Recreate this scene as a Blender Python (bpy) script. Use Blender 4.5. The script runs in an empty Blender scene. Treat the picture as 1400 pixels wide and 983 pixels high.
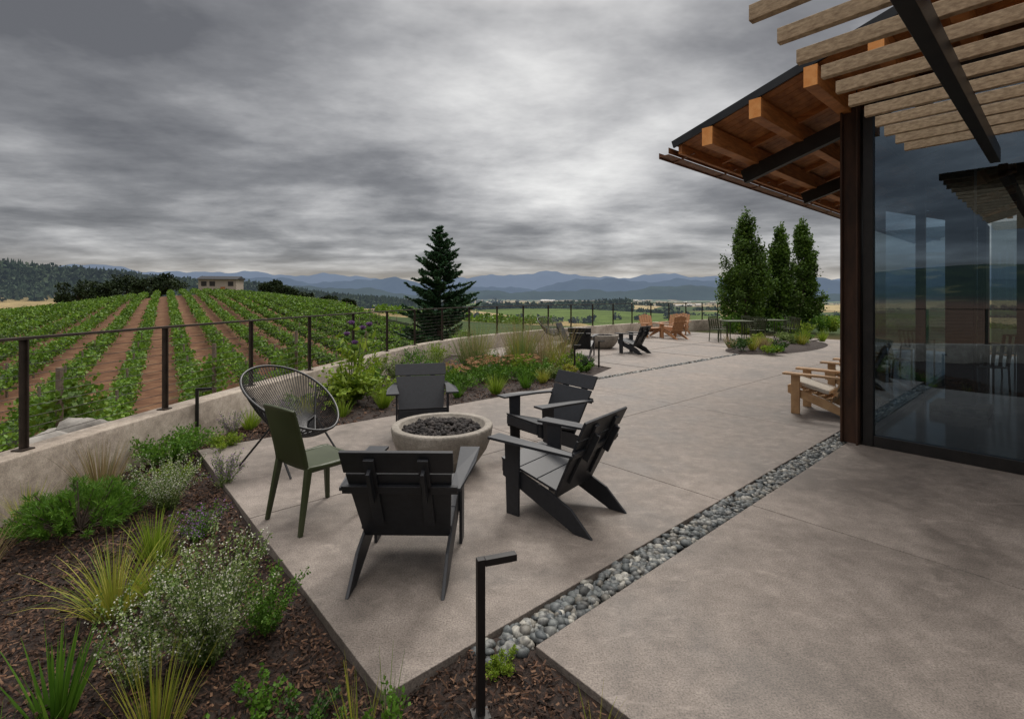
import bpy, math, random
import numpy as np
from mathutils import Vector, Matrix
rng=np.random.default_rng(7); random.seed(7)
S=bpy.context.scene
S.view_settings.view_transform='Standard'; S.view_settings.look='None'; S.view_settings.exposure=0
COL=S.collection
R=math.radians
# ---------------- terrace axes -----------------
A=np.array([-0.53,2.03]); U=np.array([-0.66,0.7513]); V=np.array([0.7513,0.66])
def uv(u,v,z=0.0):
    p=A+u*U+v*V; return (float(p[0]),float(p[1]),z)
def to_uv(x,y):
    dx=x-A[0]; dy=y-A[1]; return dx*U[0]+dy*U[1], dx*V[0]+dy*V[1]
WY=[-12,-3,2.5,3.9,5.2,6.6,8.3,10.7,12.9,15,17,19.5,22.3,25,27.5,30]
WX=[-4.6,-4.2,-3.98,-3.92,-3.8,-3.62,-3.35,-2.85,-2.3,-1.3,0.2,2.5,5.5,9,12.5,16.2]
def wallx(y): return np.interp(y,WY,WX)
def ss(x,a,b):
    t=np.clip((x-a)/(b-a),0,1); return t*t*(3-2*t)
Wd=np.array([-0.577,0.8165]); Sd=np.array([0.8165,0.577])
def height(x,y):
    x=np.asarray(x,float); y=np.asarray(y,float)
    w=x*Wd[0]+y*Wd[1]; s=x*Sd[0]+y*Sd[1]; r=np.hypot(x,y)
    u,v=to_uv(x,y)
    D=np.maximum(-3.95-x,u-11.2)
    und=np.sin(x/63+1)*np.cos(y/71)*3.5*ss(r,80,300)+np.sin(x/310+2)*np.cos(y/270+1)*12*ss(r,250,1000)+np.sin(x/150+y/190)*5*ss(r,200,700)
    zv=-3.4-9*ss(r,40,300)-45*ss(r,300,2500)+und
    lat=np.where(s<8,np.exp(-((s-8)/27)**2),np.exp(-((s-8)/32)**2))
    zh=-3.5+5.5*ss(w,18,150)*lat
    m=ss(s,-90,-40)*(1-ss(s,38,75))*(1-ss(w,155,300))*ss(w,-40,10)
    z=zv*(1-m)+zh*m
    f=np.maximum(ss(D,0.2,9),ss(r,34,90))
    z=-0.14*(1-f)+z*f
    t=np.degrees(np.arctan2(x,y))
    H=np.interp(t,[-180,-100,-60,-46,-38,-31,-23,-16,-8,60,110,180],[60,90,98,90,72,54,36,20,0,0,30,60])
    nz=np.sin(x/97)*np.cos(y/131)*8+np.sin(x/41+3)*3
    return z+(H+nz*(H/100))*np.exp(-((r-1300)/330)**2)
# ---------------- node helpers ----------------
def newmat(name):
    m=bpy.data.materials.new(name); m.use_nodes=True
    nt=m.node_tree; return m,nt,nt.nodes['Principled BSDF']
def N(nt,t,**k):
    n=nt.nodes.new(t)
    for a,b in k.items(): setattr(n,a,b)
    return n
def ramp(nt,stops,interp='LINEAR'):
    r=N(nt,'ShaderNodeValToRGB'); e=r.color_ramp.elements; r.color_ramp.interpolation=interp
    while len(e)<len(stops): e.new(0.5)
    for i,(p,c) in enumerate(stops):
        e[i].position=p; e[i].color=(c[0],c[1],c[2],1)
    return r
def noise(nt,scale,detail=6,rough=0.6,vec=None,dist=0):
    n=N(nt,'ShaderNodeTexNoise'); n.inputs['Scale'].default_value=scale
    n.inputs['Detail'].default_value=detail; n.inputs['Roughness'].default_value=rough
    n.inputs['Distortion'].default_value=dist
    if vec is not None: nt.links.new(vec,n.inputs['Vector'])
    return n
def objvec(nt,scale=(1,1,1),rot=(0,0,0),world=False):
    if world: src=N(nt,'ShaderNodeNewGeometry').outputs['Position']
    else: src=N(nt,'ShaderNodeTexCoord').outputs['Object']
    mp=N(nt,'ShaderNodeMapping'); mp.inputs['Scale'].default_value=scale; mp.inputs['Rotation'].default_value=rot
    nt.links.new(src,mp.inputs['Vector']); return mp.outputs['Vector']
def mixc(nt,fac,a,b,mode='MIX'):
    m=N(nt,'ShaderNodeMix',data_type='RGBA',blend_type=mode)
    for s,v in ((m.inputs[0],fac),(m.inputs[6],a),(m.inputs[7],b)):
        if hasattr(v,'is_linked'): nt.links.new(v,s)
        elif isinstance(v,(int,float)): s.default_value=v
        else: s.default_value=(v[0],v[1],v[2],1)
    return m.outputs[2]
def bump(nt,b,h,strength=0.3,dist=0.01):
    n=N(nt,'ShaderNodeBump'); n.inputs['Strength'].default_value=strength; n.inputs['Distance'].default_value=dist
    nt.links.new(h,n.inputs['Height']); nt.links.new(n.outputs[0],b.inputs['Normal'])
def simple(name,c1,c2,rough=0.6,scale=8,stretch=(1,1,1),bs=0.15,bd=0.005,metal=0,detail=4,spec=0.5,world=False,rot=(0,0,0)):
    m,nt,b=newmat(name)
    v=objvec(nt,stretch,rot,world); n=noise(nt,scale,detail,0.65,v)
    r=ramp(nt,[(0.3,c1),(0.7,c2)]); nt.links.new(n.outputs[0],r.inputs[0])
    nt.links.new(r.outputs[0],b.inputs['Base Color'])
    b.inputs['Roughness'].default_value=rough; b.inputs['Metallic'].default_value=metal
    b.inputs['Specular IOR Level'].default_value=spec
    if bs: bump(nt,b,n.outputs[0],bs,bd)
    return m
def haze_mix(m,nt,sh,fac,col):  # aerial haze painted in as bluish emission, so the surface itself glows
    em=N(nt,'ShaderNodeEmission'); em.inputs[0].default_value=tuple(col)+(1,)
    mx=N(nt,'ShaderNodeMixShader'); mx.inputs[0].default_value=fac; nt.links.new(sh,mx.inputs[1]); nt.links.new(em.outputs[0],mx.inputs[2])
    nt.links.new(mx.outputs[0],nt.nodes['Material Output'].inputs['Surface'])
def island(name,cols,rough=0.7,trans=0.0,spec=0.3,nscale=0,haze=0):
    m,nt,b=newmat(name)
    g=N(nt,'ShaderNodeNewGeometry')
    k=len(cols); r=ramp(nt,[(i/max(1,k-1),c) for i,c in enumerate(cols)])
    nt.links.new(g.outputs['Random Per Island'],r.inputs[0])
    col=r.outputs[0]
    if nscale:
        n=noise(nt,nscale,2,0.6,objvec(nt,world=True))
        rr=ramp(nt,[(0.3,(0.55,0.55,0.55)),(0.7,(1.35,1.35,1.25))]); nt.links.new(n.outputs[0],rr.inputs[0])
        col=mixc(nt,1.0,col,rr.outputs[0],'MULTIPLY')
    nt.links.new(col,b.inputs['Base Color'])
    b.inputs['Roughness'].default_value=rough; b.inputs['Specular IOR Level'].default_value=spec
    if trans:
        t=N(nt,'ShaderNodeBsdfTranslucent'); nt.links.new(col,t.inputs['Color'])
        mx=N(nt,'ShaderNodeMixShader'); mx.inputs[0].default_value=trans
        nt.links.new(b.outputs[0],mx.inputs[1]); nt.links.new(t.outputs[0],mx.inputs[2])
        nt.links.new(mx.outputs[0],nt.nodes['Material Output'].inputs['Surface'])
    if haze: haze_mix(m,nt,b.outputs[0],haze,(0.20,0.25,0.32))  # distant foliage gets its haze as emission in the material
    return m
# ---------------- mesh helpers ----------------
def link(o,parent=None):
    COL.objects.link(o)
    if parent is not None: o.parent=parent
    return o
def empty(name,loc=(0,0,0),rz=0):
    e=bpy.data.objects.new(name,None); e.empty_display_size=0.2; e.location=loc; e.rotation_euler=(0,0,rz); return link(e)
def fast(name,verts,k,mat,parent=None,smooth=False,faces=None):
    verts=np.asarray(verts,np.float32).reshape(-1,3)
    if faces is None: faces=np.arange(len(verts)).reshape(-1,k)
    faces=np.asarray(faces,np.int32); k=faces.shape[1]
    me=bpy.data.meshes.new(name); me.vertices.add(len(verts)); me.vertices.foreach_set('co',verts.ravel())
    me.loops.add(faces.size); me.loops.foreach_set('vertex_index',faces.ravel())
    me.polygons.add(len(faces)); me.polygons.foreach_set('loop_start',np.arange(0,faces.size,k,dtype=np.int32))
    me.polygons.foreach_set('loop_total',np.full(len(faces),k,np.int32))
    me.update(calc_edges=True); me.validate()
    if smooth: me.polygons.foreach_set('use_smooth',np.ones(len(me.polygons),bool))
    ms=mat if isinstance(mat,(list,tuple)) else [mat]
    for m in ms: me.materials.append(m)
    return link(bpy.data.objects.new(name,me),parent)
class MB:
    def __init__(s): s.v=[];s.f=[]
    def beam(s,p1,p2,w,h,up=(0,0,1)):
        p1=Vector(p1);p2=Vector(p2);a=(p2-p1).normalized();up=Vector(up)
        side=a.cross(up)
        if side.length<1e-4: side=a.cross(Vector((0,1,0)))
        side.normalize(); t=side.cross(a).normalized()
        i=len(s.v)
        for p in (p1,p2):
            for sx,sz in ((-1,-1),(1,-1),(1,1),(-1,1)):
                s.v.append(tuple(p+side*(sx*w/2)+t*(sz*h/2)))
        for q in ((3,2,1,0),(4,5,6,7),(0,1,5,4),(1,2,6,5),(2,3,7,6),(3,0,4,7)): s.f.append([i+j for j in q])
        return s
    def box(s,c,d): 
        c=Vector(c); return s.beam(c-Vector((0,d[1]/2,0)),c+Vector((0,d[1]/2,0)),d[0],d[2])
    def plate(s,pts,off):
        off=Vector(off); i=len(s.v); n=len(pts)
        for p in pts: s.v.append(tuple(Vector(p)-off/2))
        for p in pts: s.v.append(tuple(Vector(p)+off/2))
        s.f.append([i+j for j in range(n)][::-1]); s.f.append([i+n+j for j in range(n)])
        for j in range(n):
            k=(j+1)%n; s.f.append([i+j,i+k,i+n+k,i+n+j])
        return s
    def mesh(s,name,mat,bevel=0):
        me=bpy.data.meshes.new(name); me.from_pydata(s.v,[],s.f); me.update()
        import bmesh
        bm=bmesh.new(); bm.from_mesh(me); bmesh.ops.recalc_face_normals(bm,faces=bm.faces); bm.to_mesh(me); bm.free()
        me.materials.append(mat); return me
    def obj(s,name,mat,parent=None,bevel=0):
        o=link(bpy.data.objects.new(name,s.mesh(name,mat)),parent)
        if bevel:
            b=o.modifiers.new('b','BEVEL'); b.width=bevel; b.segments=2; b.limit_method='ANGLE'
        return o
def curve(name,pts_list,rad,mat,parent=None,cyclic=False,res=2):
    cu=bpy.data.curves.new(name,'CURVE'); cu.dimensions='3D'; cu.bevel_depth=rad; cu.bevel_resolution=res
    for pts in pts_list:
        sp=cu.splines.new('POLY'); sp.points.add(len(pts)-1)
        for i,p in enumerate(pts): sp.points[i].co=(p[0],p[1],p[2],1)
        sp.use_cyclic_u=cyclic
    cu.materials.append(mat)
    return link(bpy.data.objects.new(name,cu),parent)
def unit(a): return a/np.maximum(np.linalg.norm(a,axis=-1,keepdims=True),1e-9)
def rdir(n): return unit(rng.normal(size=(n,3)))
def leaves(c,d,L,W):
    n=len(c); d=unit(d); s=unit(np.cross(d,rdir(n))); L=np.asarray(L).reshape(-1,1)*np.ones((n,1)); W=np.asarray(W).reshape(-1,1)*np.ones((n,1))
    nn=np.cross(s,d)
    m=c+d*L*0.5+nn*L*0.08
    return np.stack([c,m+s*W*0.5,c+d*L,m-s*W*0.5],1).reshape(-1,3)
def blades(c,d0,L,W,droop=0.5,seg=4):
    n=len(c); d=unit(d0); L=np.asarray(L).reshape(-1,1)*np.ones((n,1)); W=np.asarray(W).reshape(-1,1)*np.ones((n,1)); dr=np.asarray(droop).reshape(-1,1)*np.ones((n,1))
    side=unit(np.cross(d,np.array([0,0,1.0])+rng.normal(size=(n,3))*0.3))
    P=[];p=c.copy()
    for i in range(seg+1):
        t=i/seg; w=W*(1-t**1.6)*0.5+0.0004
        P.append(p-side*w); P.append(p+side*w)
        p=p+d*L/seg; d=unit(d+np.array([0,0,-1.0])*dr/seg*(0.5+t))
    P=np.stack(P,1); k=2*(seg+1)
    base=(np.arange(n)*k)[:,None]
    F=np.concatenate([base+np.array([2*i,2*i+1,2*i+3,2*i+2]) for i in range(seg)],0)
    return P.reshape(-1,3),F
def ico(sub):
    import bmesh
    bm=bmesh.new(); bmesh.ops.create_icosphere(bm,subdivisions=sub,radius=1)
    v=np.array([x.co[:] for x in bm.verts]); f=np.array([[q.index for q in x.verts] for x in bm.faces]); bm.free(); return v,f
def stones(name,C,SZ,mat,sub=2,parent=None,rough=0.12,smooth=True,flat=0.6):
    v,f=ico(sub); n=len(C); vs=[];fs=[]
    for i in range(n):
        sc=np.array([1,rng.uniform(.65,1),flat*rng.uniform(.8,1.2)])*SZ[i]
        ph=rng.uniform(0,6,3); q=v*(1+rough*np.sin(v@rng.normal(size=(3,))*2.2+ph[0])[:,None]+rough*0.7*np.sin(v@rng.normal(size=(3,))*4+ph[1])[:,None])*sc
        a=rng.uniform(0,6.28);tx=rng.uniform(-.35,.35)
        M=np.array((Matrix.Rotation(a,3,'Z')@Matrix.Rotation(tx,3,'X')))
        vs.append(q@M.T+C[i]); fs.append(f+i*len(v))
    return fast(name,np.concatenate(vs),3,mat,parent,smooth,np.concatenate(fs))
# ---------------- materials ----------------
def concrete(name,c1,c2,c3,rough=0.75,sc=1.0,spk=0.5,scuff=0.4,lo=.40,hi=.62):
    m,nt,b=newmat(name)
    v=objvec(nt,world=True)
    n1=noise(nt,0.8*sc,6,0.65,v,0.5); n2=noise(nt,7*sc,5,0.72,v); n3=noise(nt,120,2,0.6,v)
    r=ramp(nt,[(lo,c1),((lo+hi)/2,c2),(hi,c3)]); 
    ad=N(nt,'ShaderNodeMath',operation='MULTIPLY_ADD'); ad.inputs[1].default_value=0.38
    nt.links.new(n2.outputs[0],ad.inputs[0]); 
    sb=N(nt,'ShaderNodeMath',operation='MULTIPLY'); sb.inputs[1].default_value=0.62; nt.links.new(n1.outputs[0],sb.inputs[0]); nt.links.new(sb.outputs[0],ad.inputs[2])
    nt.links.new(ad.outputs[0],r.inputs[0])
    sp=ramp(nt,[(0.32,(1-spk,)*3),(0.5,(1,1,1)),(0.68,(1+spk*0.7,)*3)]); nt.links.new(n3.outputs[0],sp.inputs[0])
    c=mixc(nt,0.9,r.outputs[0],sp.outputs[0],'MULTIPLY')
    n4=noise(nt,2.0,6,0.78,objvec(nt,(1,2.4,1),(0,0,0.6),True),1.4)
    r4=ramp(nt,[(0.56,(0,0,0)),(0.72,(1,1,1))]); nt.links.new(n4.outputs[0],r4.inputs[0])
    f=N(nt,'ShaderNodeMath',operation='MULTIPLY'); f.inputs[1].default_value=scuff; nt.links.new(r4.outputs[0],f.inputs[0])
    c=mixc(nt,f.outputs[0],c,tuple(x*1.5 for x in c3))
    nt.links.new(c,b.inputs['Base Color'])
    rr=ramp(nt,[(0.35,(rough-0.2,)*3),(0.65,(rough+0.1,)*3)]); nt.links.new(n1.outputs[0],rr.inputs[0]); nt.links.new(rr.outputs[0],b.inputs['Roughness'])
    bump(nt,b,n3.outputs[0],0.3,0.003)
    return m
M_patio=concrete('patio_concrete',(0.115,0.096,0.081),(0.178,0.150,0.128),(0.25,0.214,0.186),scuff=.5)
M_wall=concrete('wall_concrete',(0.19,0.155,0.12),(0.31,0.26,0.21),(0.43,0.375,0.31),0.85,1.6,0.3)
M_bowl=concrete('bowl_concrete',(0.15,0.132,0.108),(0.23,0.205,0.172),(0.33,0.30,0.26),0.8,3,0.3,.3)
M_black=simple('black_recycled_plastic',(0.011,0.0122,0.0155),(0.019,0.021,0.026),0.5,30,bs=0.05,bd=0.001)
M_steel=simple('dark_steel',(0.010,0.0095,0.0095),(0.024,0.021,0.02),0.45,6,bs=0.05,metal=0.3)
M_cord=simple('black_vinyl_cord',(0.008,0.008,0.009),(0.014,0.014,0.015),0.4,9,bs=0)
M_rust=simple('rusted_steel',(0.022,0.013,0.009),(0.085,0.04,0.022),0.7,7,(1,1,0.25),bs=0.2,metal=0.2)
M_rail=simple('weathered_rail_steel',(0.035,0.026,0.02),(0.075,0.055,0.042),0.55,9,bs=0.1,metal=0.4)
M_cable=simple('cable_steel',(0.05,0.045,0.04),(0.08,0.07,0.06),0.5,9,bs=0,metal=0.6)
M_cedar=simple('stained_cedar',(0.24,0.082,0.022),(0.52,0.215,0.065),0.6,5,(1,1,6),bs=0.1)
M_endgrain=simple('orange_end_grain',(0.72,0.27,0.06),(0.85,0.40,0.13),0.7,14,bs=0.1)
M_slat=simple('pergola_wood',(0.24,0.165,0.095),(0.54,0.41,0.265),0.7,5,(5,5,14),bs=0.25)
M_teak=simple('chair_wood',(0.36,0.2,0.09),(0.55,0.34,0.17),0.55,6,(6,1,1),bs=0.1)
M_teak2=simple('red_chair_wood',(0.30,0.14,0.06),(0.46,0.24,0.115),0.55,6,(6,1,1),bs=0.1)
M_cush=simple('cushion_fabric',(0.5,0.45,0.38),(0.62,0.58,0.5),0.9,60,bs=0.3)
M_green=simple('olive_plastic',(0.030,0.038,0.014),(0.042,0.052,0.021),0.42,5,bs=0)
M_lava=island('lava_rock',[(0.012,0.011,0.011),(0.035,0.03,0.028),(0.02,0.018,0.018),(0.06,0.05,0.045)],0.85)
M_peb=island('river_pebble',[(0.05,0.056,0.06),(0.12,0.13,0.135),(0.075,0.085,0.095),(0.22,0.22,0.215),(0.035,0.04,0.045),(0.15,0.14,0.125),(0.36,0.35,0.33)],0.5,nscale=40)
M_rock=simple('boulder',(0.11,0.10,0.088),(0.33,0.31,0.28),0.85,4,bs=0.6,bd=0.04,world=True)
M_mulch=simple('bark_mulch',(0.006,0.004,0.003),(0.034,0.017,0.010),0.9,45,bs=0.8,bd=0.02,detail=5,world=True)
M_chip=island('bark_chips',[(0.012,0.007,0.005),(0.05,0.024,0.014),(0.022,0.012,0.008),(0.12,0.06,0.034),(0.010,0.007,0.006),(0.035,0.017,0.01),(0.17,0.095,0.055),(0.02,0.011,0.008)],0.85)
M_floor=simple('polished_floor',(0.035,0.033,0.03),(0.07,0.065,0.06),0.14,1.2,bs=0)
M_dark=simple('dark_cladding',(0.02,0.017,0.015),(0.04,0.034,0.03),0.6,3,(1,1,0.2),bs=0.1)
M_roof=simple('metal_roofing',(0.02,0.022,0.025),(0.035,0.037,0.04),0.4,3,bs=0,metal=0.5)
M_bark=simple('tree_bark',(0.05,0.035,0.025),(0.11,0.08,0.06),0.9,12,(1,1,0.3),bs=0.5)
M_joint=simple('joint_sealant',(0.04,0.034,0.029),(0.06,0.05,0.042),0.9,9,bs=0)
M_vine=island('vine_leaves',[(0.05,0.115,0.010),(0.12,0.225,0.020),(0.075,0.16,0.014),(0.20,0.31,0.035)],0.55,0.3,0.3,nscale=0.5)
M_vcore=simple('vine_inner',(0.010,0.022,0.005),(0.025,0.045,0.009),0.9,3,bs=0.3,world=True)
M_post=simple('vineyard_post',(0.12,0.09,0.065),(0.2,0.16,0.12),0.9,9,bs=0)
M_lime=island('lime_foliage',[(0.15,0.24,0.018),(0.26,0.36,0.03),(0.10,0.18,0.015),(0.34,0.42,0.055)],0.6,0.3)
M_yel=island('yellow_grass',[(0.22,0.26,0.03),(0.40,0.37,0.055),(0.13,0.21,0.02),(0.48,0.40,0.10)],0.6,0.3)
M_grn=island('green_foliage',[(0.04,0.115,0.010),(0.10,0.21,0.018),(0.06,0.15,0.013),(0.15,0.27,0.03)],0.6,0.3)
M_dkg=island('dark_foliage',[(0.02,0.055,0.010),(0.04,0.095,0.018),(0.03,0.07,0.013),(0.06,0.12,0.022)],0.6,0.2)
M_sil=island('sage_foliage',[(0.15,0.20,0.055),(0.22,0.28,0.085),(0.08,0.15,0.03),(0.28,0.33,0.14)],0.7,0.2)
M_wht=island('white_blossom',[(0.5,0.5,0.42),(0.62,0.6,0.52),(0.36,0.38,0.26)],0.8,0.2)
M_pur=island('purple_blossom',[(0.16,0.08,0.24),(0.32,0.17,0.40),(0.23,0.12,0.3)],0.8,0.1)
M_org=island('yarrow_blossom',[(0.42,0.2,0.1),(0.5,0.3,0.16),(0.36,0.14,0.09),(0.5,0.4,0.2)],0.8,0.1)
M_tan=island('tan_grass',[(0.30,0.22,0.11),(0.40,0.31,0.17),(0.18,0.18,0.06),(0.22,0.13,0.08)],0.7,0.3)
M_fir=island('fir_needles',[(0.018,0.06,0.026),(0.045,0.115,0.045),(0.028,0.08,0.034),(0.07,0.15,0.06)],0.6,0.15)
M_pop=island('hornbeam_leaves',[(0.035,0.08,0.010),(0.085,0.155,0.02),(0.055,0.115,0.014),(0.13,0.21,0.03)],0.55,0.25,nscale=1.2)
M_oak=island('oak_leaves',[(0.010,0.020,0.007),(0.024,0.042,0.012),(0.015,0.03,0.009)],0.8,0.1,nscale=0.3)
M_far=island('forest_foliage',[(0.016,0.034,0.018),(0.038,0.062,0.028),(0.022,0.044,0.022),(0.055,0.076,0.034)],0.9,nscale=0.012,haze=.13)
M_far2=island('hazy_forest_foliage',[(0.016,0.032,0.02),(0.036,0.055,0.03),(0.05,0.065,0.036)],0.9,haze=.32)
def glassmat():
    m,nt,b=newmat('tinted_glass'); nt.nodes.remove(b)
    t=N(nt,'ShaderNodeBsdfTransparent'); t.inputs[0].default_value=(0.40,0.46,0.48,1)
    g=N(nt,'ShaderNodeBsdfGlossy'); g.inputs['Roughness'].default_value=0.0; g.inputs[0].default_value=(0.62,0.80,0.98,1)
    f=N(nt,'ShaderNodeFresnel'); f.inputs[0].default_value=1.5
    a=N(nt,'ShaderNodeMath',operation='ADD',use_clamp=True); a.inputs[1].default_value=0.13; nt.links.new(f.outputs[0],a.inputs[0])
    mx=N(nt,'ShaderNodeMixShader'); nt.links.new(a.outputs[0],mx.inputs[0]); nt.links.new(t.outputs[0],mx.inputs[1]); nt.links.new(g.outputs[0],mx.inputs[2])
    nt.links.new(mx.outputs[0],nt.nodes['Material Output'].inputs['Surface']); return m
M_glass=glassmat()
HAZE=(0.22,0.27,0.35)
def terrain_mat():
    m,nt,b=newmat('countryside')
    P=objvec(nt,world=True)
    def vor(scale,rot,stops):
        vo=N(nt,'ShaderNodeTexVoronoi'); vo.inputs['Scale'].default_value=scale
        mp=objvec(nt,(1,0.5,0.0),(0,0,rot),True); nt.links.new(mp,vo.inputs['Vector'])
        sc=N(nt,'ShaderNodeSeparateColor'); nt.links.new(vo.outputs['Color'],sc.inputs[0])
        fr=ramp(nt,stops,'CONSTANT'); nt.links.new(sc.outputs[0],fr.inputs[0]); return fr.outputs[0]
    g1=(0.32,0.235,0.12); g2=(0.24,0.18,0.095); gr=(0.085,0.125,0.032); dk=(0.045,0.07,0.024); pale=(0.37,0.285,0.16)
    c1=vor(0.011,0.5,[(0,g1),(0.2,g2),(0.35,gr),(0.5,pale),(0.66,dk),(0.76,g1),(0.86,gr)])
    n=noise(nt,0.06,6,0.7,P); nr=ramp(nt,[(0.3,(0.6,0.62,0.6)),(0.7,(1.2,1.2,1.15))]); nt.links.new(n.outputs[0],nr.inputs[0])
    c=mixc(nt,1,c1,nr.outputs[0],'MULTIPLY')
    wv=N(nt,'ShaderNodeTexWave'); wv.inputs['Scale'].default_value=0.12; wv.inputs['Distortion'].default_value=1.0
    nt.links.new(objvec(nt,(1,1,0),(0,0,0.9),True),wv.inputs['Vector']); wr=ramp(nt,[(0.3,(0.8,0.85,0.8)),(0.7,(1.1,1.08,1.05))]); nt.links.new(wv.outputs[0],wr.inputs[0])
    c=mixc(nt,1,c,wr.outputs[0],'MULTIPLY')
    at=N(nt,'ShaderNodeAttribute',attribute_name='zone'); sp=N(nt,'ShaderNodeSeparateColor'); nt.links.new(at.outputs['Color'],sp.inputs[0])
    n2=noise(nt,0.8,6,0.72,P); r2=ramp(nt,[(0.34,(0.085,0.044,0.026)),(0.52,(0.15,0.078,0.045)),(0.62,(0.19,0.115,0.065)),(0.7,(0.09,0.10,0.03))]); nt.links.new(n2.outputs[0],r2.inputs[0])
    c=mixc(nt,sp.outputs[0],c,r2.outputs[0])
    n3=noise(nt,0.02,5,0.6,P); r3=ramp(nt,[(0.3,(0.012,0.024,0.012)),(0.58,(0.03,0.047,0.02)),(0.66,(0.13,0.12,0.05))]); nt.links.new(n3.outputs[0],r3.inputs[0])
    c=mixc(nt,sp.outputs[1],c,r3.outputs[0])
    nt.links.new(c,b.inputs['Base Color']); b.inputs['Roughness'].default_value=0.95; b.inputs['Specular IOR Level'].default_value=0.1
    em=N(nt,'ShaderNodeEmission'); em.inputs[0].default_value=HAZE+(1,)  # distance haze painted on the ground as emission, weighted by zone blue
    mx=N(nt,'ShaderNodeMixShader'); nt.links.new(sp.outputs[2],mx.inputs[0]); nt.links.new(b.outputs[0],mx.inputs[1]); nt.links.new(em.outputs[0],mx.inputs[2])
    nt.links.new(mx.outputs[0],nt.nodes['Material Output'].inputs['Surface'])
    return m
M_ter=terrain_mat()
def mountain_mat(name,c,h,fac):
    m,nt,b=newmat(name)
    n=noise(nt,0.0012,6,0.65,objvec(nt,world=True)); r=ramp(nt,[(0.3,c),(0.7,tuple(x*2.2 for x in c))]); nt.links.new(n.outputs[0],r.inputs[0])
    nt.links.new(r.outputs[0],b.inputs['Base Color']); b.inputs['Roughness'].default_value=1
    haze_mix(m,nt,b.outputs[0],fac,h); return m  # mountain blue is mostly painted haze, emitted by the slopes
# ---------------- world ----------------
def world():
    w=bpy.data.worlds.new('World'); S.world=w; w.use_nodes=True; nt=w.node_tree
    bg=nt.nodes['Background']; tc=N(nt,'ShaderNodeTexCoord'); sep=N(nt,'ShaderNodeSeparateXYZ'); nt.links.new(tc.outputs['Generated'],sep.inputs[0])
    def m(op,a,b=None,c=None,clamp=False):
        n=N(nt,'ShaderNodeMath',operation=op,use_clamp=clamp)
        for i,x in enumerate((a,b,c)):
            if x is None: continue
            if isinstance(x,(int,float)): n.inputs[i].default_value=x
            else: nt.links.new(x,n.inputs[i])
        return n.outputs[0]
    z=m('MAXIMUM',sep.outputs[2],0.0); zz=m('ADD',z,0.12)
    cx=m('DIVIDE',sep.outputs[0],zz); cy=m('DIVIDE',sep.outputs[1],zz)
    cmb=N(nt,'ShaderNodeCombineXYZ'); nt.links.new(cx,cmb.inputs[0]); nt.links.new(cy,cmb.inputs[1])
    def mapped(s,rz=0,loc=(0,0,0)):
        mp=N(nt,'ShaderNodeMapping'); mp.inputs['Scale'].default_value=s; mp.inputs['Rotation'].default_value=(0,0,rz); mp.inputs['Location'].default_value=loc
        nt.links.new(cmb.outputs[0],mp.inputs[0]); return mp.outputs[0]
    n1=noise(nt,0.72,6,0.52,mapped((1,1,1),0.5,(3.1,1.7,0)),0.3)
    n2=noise(nt,2.3,5,0.62,mapped((0.8,1.1,1),-0.25,(7,2,0)))
    mixv=m('ADD',m('MULTIPLY',n1.outputs[0],0.72),m('MULTIPLY',n2.outputs[0],0.28))
    mixv=m('ADD',m('MULTIPLY',m('SUBTRACT',mixv,0.5),1.6),0.515)
    cr=ramp(nt,[(0.28,(0.13,0.132,0.142)),(0.43,(0.22,0.222,0.233)),(0.55,(0.35,0.351,0.36)),(0.70,(0.56,0.558,0.56)),(0.88,(0.84,0.835,0.82))])
    def glow(d,p,amp):
        d=Vector(d).normalized(); vm=N(nt,'ShaderNodeVectorMath',operation='DOT_PRODUCT'); vm.inputs[1].default_value=d; nt.links.new(tc.outputs['Generated'],vm.inputs[0])
        return m('MULTIPLY',m('POWER',m('MAXIMUM',vm.outputs['Value'],0),p),amp)
    g=m('ADD',glow((0.14,1,0.47),20,0.15),glow((0.05,1,0.42),90,0.08))
    dn=m('MULTIPLY',glow((-0.9,0.75,0.55),7,0.09),-1)
    tot=m('ADD',m('ADD',mixv,g),dn); nt.links.new(tot,cr.inputs[0])
    hz=m('SUBTRACT',1.0,m('MULTIPLY',z,11.0),clamp=True); hz=m('MULTIPLY',m('MULTIPLY',hz,hz),0.8)
    hcol=mixc(nt,hz,cr.outputs[0],(0.60,0.53,0.43))
    zb=m('MULTIPLY',m('SUBTRACT',z,0.50,clamp=True),1.0)  # sky brightened overhead, out of view, added to lift light on the terrace
    tint=N(nt,'ShaderNodeCombineXYZ')
    for i,k in enumerate((14.6,13.8,12.8)): nt.links.new(m('MULTIPLY_ADD',zb,k,1.0),tint.inputs[i])
    vs=N(nt,'ShaderNodeVectorMath',operation='MULTIPLY'); nt.links.new(hcol,vs.inputs[0]); nt.links.new(tint.outputs[0],vs.inputs[1])
    sky=N(nt,'ShaderNodeTexSky'); sky.sky_type='NISHITA'; sky.sun_disc=False; sky.sun_elevation=R(48); sky.sun_rotation=R(12)
    s2=N(nt,'ShaderNodeVectorMath',operation='SCALE'); nt.links.new(sky.outputs[0],s2.inputs[0]); s2.inputs['Scale'].default_value=0.004
    ad=N(nt,'ShaderNodeVectorMath',operation='ADD'); nt.links.new(vs.outputs[0],ad.inputs[0]); nt.links.new(s2.outputs[0],ad.inputs[1])
    nt.links.new(ad.outputs[0],bg.inputs[0]); bg.inputs[1].default_value=1.0
world()
sl=bpy.data.lights.new('sun','SUN'); sl.energy=1.5; sl.angle=R(14); sl.color=(1,0.95,0.88)
so=link(bpy.data.objects.new('sun',sl)); so.rotation_euler=(R(-42),0,R(-12))
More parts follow.
